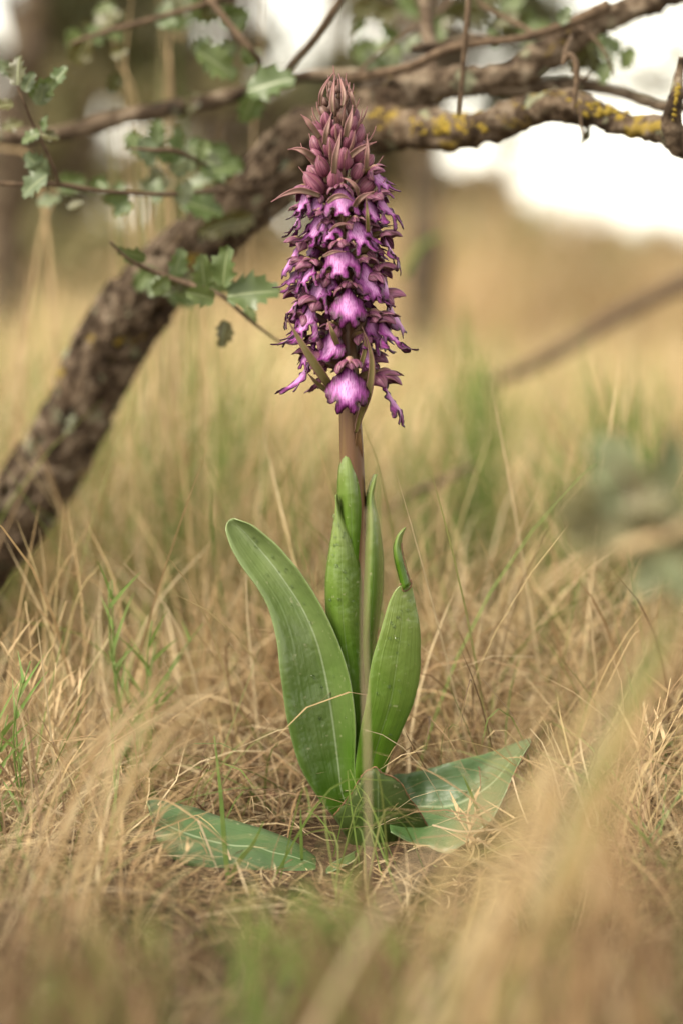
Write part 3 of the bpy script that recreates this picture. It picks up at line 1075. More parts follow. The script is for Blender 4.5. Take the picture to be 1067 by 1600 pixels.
def flower(pos, az, scale=1.0, kind='broad', roll=0.0, pitch=0.0, lip_swing=0.0, hood_pitch=0.0, var=None, lip=True, hood=1.0):
    """pos: point on the stem axis; az: 0 faces the camera, + turns to the picture's right"""
    global FL_N
    FL_N += 1
    v = FL_N % 3 if var is None else var
    f = link('flower', OVARY, orchid)
    M4 = Matrix.Translation(Vector(pos)) @ Matrix.Rotation(az - math.pi / 2, 4, 'Z') @ Matrix.Rotation(-pitch, 4, 'Y') @ Matrix.Rotation(roll, 4, 'X') @ Matrix.Scale(scale, 4)
    f.matrix_local = M4
    rr = random.Random(FL_N)

    def sub(name, me, loc, rx=0, ry=0, rz=0, s=1.0, t=0.00045):
        o = link(name, me, f)
        o.matrix_local = Matrix.Translation(Vector(loc)) @ Matrix.Rotation(rz, 4, 'Z') @ Matrix.Rotation(-ry, 4, 'Y') @ Matrix.Rotation(rx, 4, 'X') @ Matrix.Scale(s, 4)
        if t: solid(o, t)
        return o
    sub('column', COLUMN, (0.0195, 0, 0.0015), t=0)
    sub('hood', HOODS[v], (0.0185, 0, 0.0022), rx=rr.uniform(-.3, .3), ry=hood_pitch + rr.uniform(-.25, .2), rz=rr.uniform(-.2, .2), s=hood * rr.uniform(0.82, 1.08))
    for sgn in (-1, 1):
        sub('sepal', SEPALS[(v + (sgn > 0)) % 3], (0.0185, sgn * 0.0026, 0.0012), rx=-sgn * R(rr.uniform(15, 45)), ry=R(rr.uniform(-18, 16)), rz=sgn * R(rr.uniform(38, 88)), s=(0.5 + hood * 0.5) * rr.uniform(0.78, 1.08))
    if lip:
        l = sub('lip', LIPS[kind][v], (0.0205, 0, 0.0010), rx=lip_swing + rr.uniform(-.08, .08), ry=rr.uniform(-.08, .08), s=1.26 if kind != 'slim' else 1.08, t=0.0004)
        sub('petal', PETALS[v % 2], (0.0195, 0.0012, 0.002), rx=R(-20), ry=R(10), rz=R(20))
        sub('petal', PETALS[(v + 1) % 2], (0.0195, -0.0012, 0.002), rx=R(20), ry=R(10), rz=R(-20))
    return f


RLIP = 0.0295    # distance of a lip's middle from the stem axis


def place_flower(px, py, kind='broad', scale=1.0, az=None, roll=0.0, pitch=0.0, **kw):
    """px, py: middle of the lip in the photograph"""
    ax = interp(py, AX_Y, AX_X)
    r = RLIP * scale
    if az is None:
        s = pxm(px - ax, 0) / r
        az = math.asin(max(-0.97, min(0.97, s)))
    zdrop = 0.0125 * scale        # lip middle hangs below the attachment
    hz = axis(py)
    p = Vector(hz) + Vector((0, 0, zdrop))
    # keep the drawn x when the azimuth is set by hand
    want = P(px, py, -r * math.cos(az))
    p.x = want[0] - r * math.sin(az)
    return flower(p, az, scale, kind, roll, pitch, **kw)


FRONT = [
    # px, py, kind, scale, roll
    (533, 318, 'skirt', 0.86, 0.0), (490, 357, 'legged', 0.92, -0.25), (561, 374, 'legged', 0.88, 0.12),
    (473, 394, 'legged', 0.72, -0.1), (530, 413, 'skirt', 1.0, 0.0), (579, 434, 'broad', 0.94, 0.15),
    (487, 458, 'legged', 1.0, -0.12), (547, 477, 'broad', 1.0, 0.0), (597, 515, 'legged', 1.0, 0.05),
    (508, 537, 'broad', 0.92, -0.05), (546, 594, 'broad', 1.16, 0.0), (592, 372, 'slim', 0.85, 0.15), (600, 420, 'slim', 0.9, 0.2),
]
for px, py, kind, sc, rl_ in FRONT:
    place_flower(px, py, kind, sc, roll=rl_, hood=0.64, pitch=random.uniform(-.12, .12))
SIDES = [
    # px, py, kind, scale, az(deg), roll
    (462, 318, 'legged', 0.74, -58, 0.0), (598, 300, 'legged', 0.72, 62, 0.3), (610, 345, 'legged', 0.85, 66, 0.1),
    (455, 350, 'legged', 0.72, -80, 0.1), (450, 404, 'broad', 0.8, -74, 0.1), (620, 402, 'legged', 0.85, 82, -0.1),
    (455, 440, 'legged', 0.85, -66, -0.1), (615, 445, 'broad', 0.85, 72, 0.1), (452, 482, 'legged', 0.86, -84, 0.1), (467, 505, 'legged', 0.95, -52, 0.0),
    (622, 490, 'broad', 0.85, 80, 0.1), (458, 535, 'broad', 0.86, -70, 0.15), (618, 545, 'legged', 0.95, 64, -0.1),
    (465, 600, 'slim', 1.08, -72, 0.1), (622, 636, 'slim', 1.12, 76, -0.05),
    (508, 372, 'skirt', 0.6, -14, 0.2), (580, 545, 'slim', 0.7, 38, 0.0), (470, 440, 'legged', 0.78, -50, 0.1), (598, 465, 'legged', 0.8, 52, -0.1), (585, 335, 'skirt', 0.66, 45, 0.1), (484, 330, 'skirt', 0.66, -44, -0.1), (515, 455, 'skirt', 0.55, -18, 0.0), (565, 455, 'slim', 0.55, 22, 0.0), (480, 560, 'slim', 0.72, -46, 0.0),
]
for px, py, kind, sc, a, rl_ in SIDES:
    low = py > 590
    place_flower(px, py, kind, sc * (1.18 if py > 470 else 1.10), az=R(a), roll=rl_ + (0 if low else random.uniform(-.2, .2)), pitch=0.12 if low else random.uniform(-.12, .25), hood=0.95 if low else random.uniform(0.75, 1.0))
# the far side of the spike
ga = 0
for k in range(26):
    py = 305 + 11.5 * k
    ga = (ga + 137.5) % 180
    a = R(95 + 170 * (ga / 180))
    place_flower(interp(py, AX_Y, AX_X) + 60 * math.sin(a), py + random.uniform(-6, 6), random.choice(['broad', 'slim', 'legged']), 0.84, az=a, roll=random.uniform(-.2, .2))


# ---- buds and bracts
def bud_mesh(name, mat, seed, opening=0.0):
    n, m = 14, 18
    V, uu, vv = [], [], []
    for i in range(n):
        t = i / (n - 1)
        r = (math.sin(math.pi * t ** 0.86) ** 0.62) * 0.5 + 0.01
        for j in range(m):
            a = 2 * math.pi * j / m
            s3 = math.cos(1.5 * a + seed) ** 2               # three sepals folded together
            gr = 1 - 0.20 * (1 - s3) ** 4
            rr_ = r * gr * (1 + 0.08 * math.cos(a))
            V.append((rr_ * math.cos(a) + 0.06 * math.sin(t * 3 + seed), rr_ * math.sin(a) * 0.94, t * 1.42 + 0.03 * math.sin(a + seed)))
            uu.append(s3 * 1.6 - 0.8 if s3 > .5 else (1 - 2 * s3) * .99); vv.append(t)
    return mesh_from(name, V, grid_faces(n, m, True), mat, True, {'u': ('FLOAT', uu), 'v': ('FLOAT', vv)})


BUDS = [bud_mesh('bud', M['bud'], s) for s in (0.0, 1.0, 2.1)]
YBUDS = [bud_mesh('bud', M['bud_young'], s) for s in (0.4, 1.4)]


def bract_mesh(mat, seed, bow):
    """unit bract rising along +Z, bowing towards +X"""
    rr = random.Random(seed)
    n, m = 12, 7
    V, uu, vv = [], [], []
    for i in range(n):
        t = i / (n - 1)
        cx = bow * math.sin(t * math.pi * 0.75)
        w = 0.5 * (0.55 + 0.45 * math.sin(min(t * 3.2, 1.57))) * (1 - t ** 1.7) + 0.012
        for j in range(m):
            s = -1 + 2 * j / (m - 1)
            V.append((cx - w * 0.45 * (abs(s) ** 1.7) * 0.3, w * s * 0.145, t))
            uu.append(s); vv.append(t)
    return mesh_from('bract', V, grid_faces(n, m), mat, True, {'u': ('FLOAT', uu), 'v': ('FLOAT', vv)})


BR_TOP = [bract_mesh(M['bract_top'], 1, 0.05), bract_mesh(M['bract_top'], 2, 0.14), bract_mesh(M['bract_top'], 3, 0.22)]


def place_local(name, me, pos, az, tilt, sxy, sz, spin=0.0, thick=0.0):
    o = link(name, me, orchid)
    o.matrix_local = (Matrix.Translation(Vector(pos)) @ Matrix.Rotation(az - math.pi / 2, 4, 'Z') @ Matrix.Rotation(tilt, 4, 'Y')
                      @ Matrix.Rotation(spin, 4, 'Z') @ Matrix.Diagonal((sxy, sxy, sz, 1)))
    if thick: solid(o, thick / max(sxy, 1e-6))
    return o


ang = 0.4
NB = 52
for k in range(NB):
    t = k / (NB - 1)
    py = 292 - 168 * t ** 0.95
    ang += R(137.5)
    env = interp(py, [108, 122, 150, 180, 230, 292], [2, 11, 27, 40, 52, 62])
    size = interp(py, [118, 150, 200, 250, 292], [9, 15, 22, 28, 32]) * random.uniform(0.74, 1.0)           # bud width in px
    w = pxm(size, 0)
    rad = pxm(env, 0) - w * 0.62
    rad = max(rad, 0.001)
    c = axis(py)
    out = np.array([math.sin(ang), -math.cos(ang), 0])
    tilt = interp(py, [118, 180, 292], [0.10, 0.30, 0.62])
    base = c + out * rad * 0.72 + np.array([0, 0, -w * 0.6])
    me = (BUDS[k % 3] if py > 185 else YBUDS[k % 2])
    place_local('bud', me, base, ang + random.uniform(-.15, .15), tilt + random.uniform(-.15, .2), w, w * random.uniform(0.9, 1.12), random.uniform(-3, 3))
    # the bract under it
    bl = pxm(interp(py, [118, 150, 200, 292], [26, 38, 48, 56]), 0) * random.uniform(0.8, 1.1)
    bb = c + out * max(rad * 0.55, 0.0015) + np.array([0, 0, -w * 1.05])
    off = random.uniform(-0.35, 0.35)
    tl = tilt + random.uniform(-0.06, 0.14) * (1 if py > 160 else 0.3)
    bo = place_local('bract', BR_TOP[k % 3], bb + out * w * 0.34, ang + off * (0.5 if py < 160 else 1), tl, bl * interp(py, [118, 200, 292], [0.8, 0.95, 0.85]), bl, thick=0.0005)


def px_strip(name, pts, widths, mat, parent, channel=0.25, n=26, m=7, origin=ORCH, thick=0.0006, face=(0, -1, 0)):
    """strip drawn by its centre line (px, py, depth) and full widths in px"""
    c = np.array([P(a, b_, d) for a, b_, d in pts])
    w = np.array([pxm(ww, p[2]) / 2 for ww, p in zip(widths, pts)])
    q = catmull(np.hstack([c, w[:, None]]), n)
    c, w = q[:, :3], np.maximum(q[:, 3], 0.0001)
    if name == 'bract':
        w = np.maximum(w * 0.82 * (1 - np.linspace(0, 1, n) ** 3), 0.00015)
    T = np.gradient(c, axis=0)
    T /= np.linalg.norm(T, axis=1)[:, None]
    fc = np.array(face, float)
    S = np.cross(T, fc)
    S /= np.linalg.norm(S, axis=1)[:, None]
    Nn = np.cross(S, T)
    V, uu, vv = [], [], []
    for i in range(n):
        for j in range(m):
            s = -1 + 2 * j / (m - 1)
            V.append(c[i] + S[i] * w[i] * s + Nn[i] * w[i] * channel * 2 * s * s)
            uu.append(s); vv.append(i / (n - 1))
    me = mesh_from(name, np.array(V) - origin, grid_faces(n, m), mat, True, {'u': ('FLOAT', uu), 'v': ('FLOAT', vv)})
    o = link(name, me, parent)
    if thick: solid(o, thick)
    return o


BRACTS_PX = [
    # (points px,py,depth), widths, material
    ([(556, 676, -0.007), (562, 652, -0.014), (575, 615, -0.022), (581, 570, -0.026), (575, 535, -0.028), (565, 510, -0.030)], [7, 11, 15, 14, 9, 2], 'bract_low'),
    ([(522, 612, -0.012), (503, 585, -0.026), (482, 553, -0.032), (463, 522, -0.034), (449, 498, -0.035)], [12, 17, 17, 12, 2], 'bract_low'),
    ([(520, 615, -0.006), (505, 606, -0.012), (492, 595, -0.016), (478, 580, -0.018)], [8, 10, 9, 2], 'bract_low'),
    ([(528, 540, -0.020), (520, 520, -0.028), (512, 498, -0.028)], [9, 11, 2], 'bract_low'),
    ([(562, 575, -0.02), (570, 545, -0.024), (568, 520, -0.026)], [9, 9, 2], 'bract_low'),
    ([(500, 305, -0.018), (470, 297, -0.024), (445, 303, -0.026), (424, 315, -0.026)], [8, 12, 9, 1.5], 'bract_top'),
    ([(495, 250, -0.012), (478, 237, -0.018), (464, 232, -0.018), (450, 233, -0.018)], [11, 13, 9, 1.5], 'bract_top'),
    ([(540, 250, -0.018), (556, 236, -0.022), (572, 227, -0.024), (588, 221, -0.024)], [9, 12, 10, 1.5], 'bract_top'),
    ([(500, 215, -0.014), (486, 195, -0.018), (478, 185, -0.018), (470, 178, -0.018)], [9, 11, 8, 1.5], 'bract_top'),
    ([(522, 270, -0.030), (524, 245, -0.034), (529, 222, -0.033), (533, 202, -0.030)], [10, 12, 9, 1.5], 'bract_top'),
    ([(507, 225, -0.030), (510, 205, -0.033), (514, 190, -0.031), (519, 175, -0.028)], [8, 10, 7, 1.5], 'bract_top'),
    ([(540, 213, -0.026), (544, 195, -0.029), (548, 180, -0.028), (551, 163, -0.025)], [9, 12, 9, 1.5], 'bract_top'),
    ([(572, 262, -0.022), (573, 245, -0.026), (574, 228, -0.026), (573, 208, -0.024)], [8, 9, 7, 1.5], 'bract_top'),
    ([(560, 305, -0.034), (556, 292, -0.040), (545, 281, -0.040), (533, 277, -0.038)], [5, 8, 6, 1.5], 'bract_top'),
    ([(515, 361, -0.040), (525, 352, -0.045), (537, 349, -0.045), (551, 351, -0.044)], [3, 5, 5, 1.5], 'bract_top'),
    ([(512, 316, -0.036), (524, 307, -0.040), (537, 306, -0.040), (551, 313, -0.038)], [6, 10, 10, 2], 'bract_top'),
    ([(575, 362, -0.028), (574, 340, -0.034), (573, 322, -0.034), (571, 306, -0.034)], [7, 7, 6, 2], 'bract_low'),
    ([(553, 322, -0.030), (562, 310, -0.036), (573, 303, -0.036), (585, 298, -0.034)], [7, 11, 9, 2], 'bract_top'),
    ([(505, 400, -0.042), (522, 393, -0.046), (540, 393, -0.044)], [4, 7, 1.5], 'bract_top'),
    ([(500, 165, -0.010), (502, 145, -0.012), (510, 128, -0.008), (522, 112, -0.002)], [6, 7, 5, 1.0], 'bract_top'),
    ([(553, 168, -0.010), (549, 150, -0.012), (545, 137, -0.008), (540, 122, -0.006)], [6, 7, 5, 1.0], 'bract_top'),
    ([(520, 175, -0.018), (519, 155, -0.018), (521, 135, -0.012), (524, 116, -0.004)], [7, 9, 7, 1.0], 'bract_top'),
    ([(535, 165, -0.018), (537, 148, -0.016), (534, 130, -0.010), (529, 114, -0.003)], [6, 9, 6, 1.0], 'bract_top'),
]
for pts, w, mt in BRACTS_PX:
    px_strip('bract', pts, w, M[mt], orchid)
# pale split sheath against the stem
px_strip('sheath_leaf', [(562, 742, 0.002), (562, 715, -0.002), (560, 690, -0.006), (561, 668, -0.008)], [7, 9, 10, 5], M['stem'], orchid)


# ------------------------------------------------------------------ the oak
OAK0 = np.array(P(-95, 965, 0.42)); OAK0[2] = float(ground_z(OAK0[0], OAK0[1]))
oak = empty('oak_tree', OAK0, 'low crooked oak with a flaky leaning trunk and lichened limbs behind the orchid', 'tree')


def bark_bump(scale, amp):
    def f(V, D, r):
        o = np.zeros(len(V))
        for i, v in enumerate(V):
            p = Vector(v) * scale
            a = mnoise.noise(p)
            b_ = mnoise.noise(p * 2.7 + Vector((3, 1, 7)))
            o[i] = (abs(a) * -1.5 + 0.4 + 0.5 * b_ + 1.1 * mnoise.noise(p * 0.38)) * amp * min(1.0, r[i] / 0.012)
        return o
    return f


def limb(name, pts, widths, parent, mat='bark', n=60, nseg=20, amp=0.004, scale=70, origin=OAK0):
    c = np.array([P(a, b_, d) for a, b_, d in pts])
    r = np.array([pxm(w, p[2]) / 2 for w, p in zip(widths, pts)])
    V, Fc = tube(c, r, nseg, n, bark_bump(scale, amp) if amp else None)
    return link(name, mesh_from(name, V - origin, Fc, M[mat]), parent)


def mk_trunk():
    base = OAK0 + np.array([-0.03, 0.02, -0.05])
    pts = [(-60, 915, .42), (-30, 872, .42), (30, 795, .41), (85, 715, .40), (122, 645, .39), (148, 590, .385), (172, 540, .38), (205, 487, .37), (255, 428, .36), (305, 385, .355),
           (362, 332, .35), (412, 287, .345), (452, 243, .34), (495, 208, .33), (545, 188, .31), (585, 165, .30)]
    w = [100, 95, 90, 86, 83, 84, 88, 86, 74, 70, 74, 78, 80, 82, 78, 60]
    c = np.vstack([base, [P(*p) for p in pts]])
    r = np.concatenate([[pxm(150, .42) / 2], [pxm(a, p[2]) / 2 for a, p in zip(w, pts)]])
    V, Fc = tube(c, r, 48, 200, bark_bump(70, 0.0090))
    return link('trunk', mesh_from('trunk', V - OAK0, Fc, M['bark']), oak)


trunk = mk_trunk()
limb('limb', [(560, 178, .305), (600, 158, .29), (655, 136, .28), (740, 128, .28), (800, 112, .28), (850, 85, .28), (905, 48, .28), (960, 22, .28), (1030, -5, .27), (1110, -40, .26)],
     [84, 74, 60, 48, 46, 48, 46, 42, 38, 36], oak, 'bark', 110, 28, 0.005)
limb('limb', [(540, 195, .32), (580, 198, .28), (663, 204, .25), (738, 203, .23), (797, 184, .22), (861, 164, .20), (915, 173, .19), (975, 193, .17), (1034, 205, .15), (1090, 228, .13)],
     [74, 66, 58, 52, 48, 46, 44, 42, 40, 38], oak, 'bark_lichen', 120, 28, 0.005)
limb('limb', [(760, 135, .28), (830, 138, .29), (900, 132, .30), (960, 141, .30), (1005, 158, .30), (1045, 168, .28), (1100, 165, .26)], [30, 26, 24, 20, 18, 18, 18], oak, 'bark', 60, 14, 0.002)
limb('limb', [(-60, 214, .40), (0, 213, .40), (50, 212, .40), (116, 202, .40), (177, 187, .395), (238, 175, .39), (304, 162, .385), (385, 142, .38), (455, 121, .36), (540, 116, .34), (600, 122, .31)],
     [22, 22, 22, 24, 24, 26, 22, 20, 18, 22, 26], oak, 'bark', 90, 14, 0.0028)
limb('limb', [(530, 122, .30), (580, 116, .28), (639, 103, .25), (703, 75, .23), (760, 66, .23), (817, 58, .23), (887, 36, .24), (950, 8, .25)], [18, 17, 16, 14, 13, 14, 17, 20], oak, 'twig', 60, 12, 0.0015)
stub = limb('limb', [(1075, 240, .12), (1056, 222, .12), (1049, 185, .115), (1056, 150, .11), (1060, 120, .11), (1065, 88, .11)], [24, 30, 30, 25, 16, 10], oak, 'bark', 50, 16, 0.0035)


def twig(pts, w, mat='twig', amp=0.0006):
    return limb('twig', pts, w, oak, mat, max(16, 6 * len(pts)), 8, amp, 120)


tw_left = twig([(-40, 286, .16), (0, 286, .16), (45, 288, .16), (91, 288, .16), (162, 298, .17), (253, 303, .19), (314, 299, .22), (364, 298, .28), (400, 292, .33)], [7, 7, 7, 9, 8, 8, 8, 9, 10])
tw_sprig = twig([(93, 288, .16), (82, 258, .15), (71, 232, .14), (50, 187, .13), (38, 158, .12), (28, 135, .12)], [7, 6, 6, 5, 4, 3])
tw_low = twig([(172, 377, .13), (202, 405, .14), (243, 425, .16), (299, 445, .15), (344, 460, .13), (375, 486, .14), (405, 511, .15), (440, 536, .16)], [4, 6, 8, 8, 7, 6, 5, 4])
twig([(225, 455, .37), (262, 440, .28), (290, 440, .18), (344, 460, .13)], [10, 9, 8, 6])
tw_mid = twig([(202, 231, .20), (240, 234, .20), (273, 235, .21), (304, 248, .24), (350, 270, .32)], [4, 7, 8, 7, 8])
twig([(110, 68, .3), (152, 53, .3), (253, 25, .3), (329, 2, .3), (380, -20, .3)], [5, 8, 9, 9, 10])
tw_top = twig([(322, -10, .28), (345, 20, .27), (375, 56, .26), (395, 80, .26), (408, 100, .28), (412, 140, .37)], [10, 11, 11, 10, 9, 9])
twig([(545, -20, .26), (531, 0, .26), (508, 35, .27), (486, 66, .29), (455, 101, .34), (445, 122, .36)], [11, 12, 12, 12, 11, 10])
tw_in = twig([(560, 112, .26), (585, 88, .3), (620, 62, .33), (655, 38, .36), (690, 15, .4), (720, -20, .42)], [6, 6, 6, 7, 7, 7])
twig([(662, -10, .34), (666, 30, .33), (671, 78, .31), (676, 122, .29)], [22, 22, 24, 24], 'bark')
twig([(732, -10, .18), (729, 40, .18), (724, 100, .19), (717, 180, .20)], [8, 9, 9, 6])
twig([(745, -5, .3), (757, 10, .3), (800, 32, .29), (836, 52, .26)], [7, 8, 8, 8])
tw_r = twig([(905, 40, .26), (925, 56, .24), (945, 82, .23), (960, 118, .23)], [6, 6, 5, 3])
twig([(640, 75, .30), (690, 70, .30), (735, 58, .30), (790, 62, .29)], [10, 14, 14, 12], 'bark')
twig([(895, 112, .21), (911, 122, .20), (922, 113, .19)], [7, 5, 3])
dead = twig([(893, 55, .2), (884, 78, .17), (880, 100, .16), (889, 84, .155), (899, 96, .15), (901, 125, .15), (898, 150, .15), (895, 172, .15)], [5, 9, 5, 8, 10, 9, 8, 4])
tag(dead, 'pale dead curl of twig hanging over the lichened limb')
twig([(898, 150, .16), (906, 170, .16), (908, 195, .16), (913, 215, .16)], [4, 5, 5, 3])


# lichen crusts: small lobed cushions along the front of the yellow limb
def blob(c, r, nrm, rr):
    """flattened lobed cushion"""
    V, Fc = [], []
    nrm = np.array(nrm) / np.linalg.norm(nrm)
    a = np.cross(nrm, [0.3, 0.2, 0.9]); a /= np.linalg.norm(a)
    b_ = np.cross(nrm, a)
    m = 7
    ph = rr.uniform(0, 6)
    for k, (rad, hh) in enumerate(((1.0, -0.1), (0.75, 0.35), (0.3, 0.5))):
        for j in range(m):
            t = 2 * math.pi * j / m
            q = rad * r * (1 + 0.35 * math.sin(2 * t + ph) + rr.uniform(-.15, .15))
            V.append(c + a * q * math.cos(t) + b_ * q * math.sin(t) + nrm * hh * r)
    V.append(c + nrm * 0.5 * r)
    Fc = [tuple(f) for f in grid_faces(3, m, True)] + [(2 * m + j, 2 * m + (j + 1) % m, 3 * m) for j in range(m)]
    return np.array(V), Fc


def crust(name, path, count, spreadv, size, mat, parent, seed):
    rr = random.Random(seed)
    bag = Bag()
    for _ in range(count):
        u = rr.random() * (len(path) - 1)
        i = min(int(u), len(path) - 2)
        f = u - i
        px = path[i][0] * (1 - f) + path[i + 1][0] * f
        py = path[i][1] * (1 - f) + path[i + 1][1] * f
        d = path[i][2] * (1 - f) + path[i + 1][2] * f
        rad = path[i][3] * (1 - f) + path[i + 1][3] * f      # limb radius px
        s = max(-0.95, min(0.95, rr.gauss(spreadv, 0.33)))
        th = math.asin(s)
        rm = pxm(rad, d)
        c = P(px, py, d) + np.array([0, -math.cos(th), math.sin(th)]) * rm * 1.0
        V, Fc = blob(c, size * rr.uniform(0.5, 1.4), (rr.uniform(-.2, .2), -math.cos(th), math.sin(th)), rr)
        bag.add(V, Fc)
    o = link(name, bag.mesh(name, M[mat], origin=OAK0), parent)
    return tag(o, kind='stuff')


crust('lichen', [(640, 203, .255, 26), (690, 203, .24, 26), (738, 203, .23, 25), (797, 184, .22, 23), (861, 164, .20, 21)], 230, 0.45, 0.0022, 'lichen', oak, 3)
crust('lichen', [(885, 167, .195, 20), (930, 178, .185, 20), (990, 197, .165, 19)], 40, 0.5, 0.002, 'lichen', oak, 4)
crust('lichen', [(1049, 190, .115, 14), (1055, 155, .11, 12), (1060, 125, .11, 8)], 22, 0.2, 0.0016, 'lichen', oak, 5)
crust('lichen', [(85, 715, .40, 45), (122, 645, .39, 44), (148, 590, .385, 44)], 190, 0.1, 0.0038, 'lichen_grey', oak, 6)
crust('lichen', [(305, 385, .355, 34), (362, 332, .35, 35), (412, 287, .345, 37), (452, 243, .34, 38)], 90, 0.1, 0.0036, 'lichen_grey', oak, 9)
crust('lichen', [(172, 540, .38, 46), (205, 487, .37, 45)], 24, 0.2, 0.003, 'lichen', oak, 8)


# flaking bark plates on the trunk
def plates():
    rr = random.Random(5)
    path = [(-30, 872, .42, 52), (30, 795, .41, 49), (85, 715, .40, 46), (122, 645, .39, 44), (148, 590, .385, 45), (172, 540, .38, 47), (205, 487, .37, 46), (255, 428, .36, 40), (305, 385, .355, 38), (362, 332, .35, 40), (412, 287, .345, 41), (452, 243, .34, 41)]
    bag = Bag()
    for _ in range(700):
        u = rr.random() * (len(path) - 1)
        i = min(int(u), len(path) - 2)
        f = u - i
        a, b_ = np.array(P(*path[i][:3])), np.array(P(*path[i + 1][:3]))
        c = a * (1 - f) + b_ * f
        T = (b_ - a) / np.linalg.norm(b_ - a)
        rm = pxm(path[i][3] * (1 - f) + path[i + 1][3] * f, path[i][2])
        N0 = np.cross(T, [0, 1, 0]); N0 /= np.linalg.norm(N0)
        B0 = np.cross(T, N0)
        th = rr.uniform(0, 2 * math.pi)
        nrm = N0 * math.cos(th) + B0 * math.sin(th)
        side = np.cross(T, nrm)
        L_, W_ = rr.uniform(.007, .020), rr.uniform(.003, .009)
        c = c + nrm * (rm * rr.uniform(0.94, 1.06) + 0.002)
        V = []
        for lv, hh in ((0, -0.002), (1, rr.uniform(0.0006, 0.003))):
            for k in range(6):
                t = k / 6 * 2 * math.pi
                q = rr.uniform(0.75, 1.1)
                V.append(c + T * math.cos(t) * L_ * q * (1 - .15 * lv) + side * math.sin(t) * W_ * q * (1 - .15 * lv) + nrm * (hh + lv * 0.0015 * math.cos(t)))
        Fc = [tuple(x) for x in grid_faces(2, 6, True)] + [tuple(range(6, 12))]
        bag.add(np.array(V), Fc)
    me = bag.mesh('bark_flakes', M['bark'], origin=OAK0)
    me.polygons.foreach_set('use_smooth', np.zeros(len(me.polygons), dtype=bool))
    tag(link('bark_flakes', me, oak), kind='stuff')


plates()


# ---- spiny oak leaves
def oak_leaf_mesh(mat, seed, teeth=5):
    rr = random.Random(seed)
    n, m = teeth * 4 + 1, 9
    V, uu, vv = [], [], []
    for i in range(n):
        t = i / (n - 1)
        w = 0.30 * (math.sin(math.pi * min(1, 0.06 + t * 0.94) ** 0.85) ** 0.7)
        k = i % 4
        tooth = (1.0, 1.12, 1.42, 0.94)[k] if 0 < i < n - 1 else 1
        for j in range(m):
            s = -1 + 2 * j / (m - 1)
            ws = w * (1 + (tooth - 1) * abs(s) ** 5)
            x = t + (0.05 if k == 2 else 0) * abs(s) ** 5
            z = 0.10 * abs(s) ** 1.3 * (0.4 + 0.6 * math.sin(math.pi * t)) + 0.05 * math.sin(t * 11 + seed + s) * s * s - 0.12 * t * t
            V.append((x - 0.5, ws * s, z + rr.uniform(-.004, .004)))
            uu.append(s); vv.append(t)
    return mesh_from('leaf', V, grid_faces(n, m), mat, True, {'u': ('FLOAT', uu), 'v': ('FLOAT', vv)})


OAK_L = {k: [oak_leaf_mesh(M[k], s, 4 + s % 2) for s in range(3)] for k in ('oak_green', 'oak_olive', 'oak_grey', 'oak_dry', 'oak_pale', 'oak_mid')}
LEAF_I = 0


def oak_leaf(px, py, d, size, ang, mat, parent, origin, tiltx=None, name='leaf'):
    """size px long, ang degrees in the picture (0 points right, 90 up)"""
    global LEAF_I
    LEAF_I += 1
    rr = random.Random(LEAF_I * 13)
    o = link(name, OAK_L[mat][LEAF_I % 3], parent)
    c = Vector(P(px, py, d)) - Vector(origin)
    tx = R(rr.uniform(-50, 40)) if tiltx is None else R(tiltx)
    s = pxm(size, d)
    # leaf plane faces the camera (+Z of the leaf to -Y), spun by ang, then tipped
    o.matrix_local = Matrix.Translation(c) @ Matrix.Rotation(R(90), 4, 'X') @ Matrix.Rotation(R(ang), 4, 'Z') @ Matrix.Rotation(tx, 4, 'X') @ Matrix.Rotation(R(rr.uniform(-25, 25)), 4, 'Y') @ Matrix.Scale(s, 4)
    return o


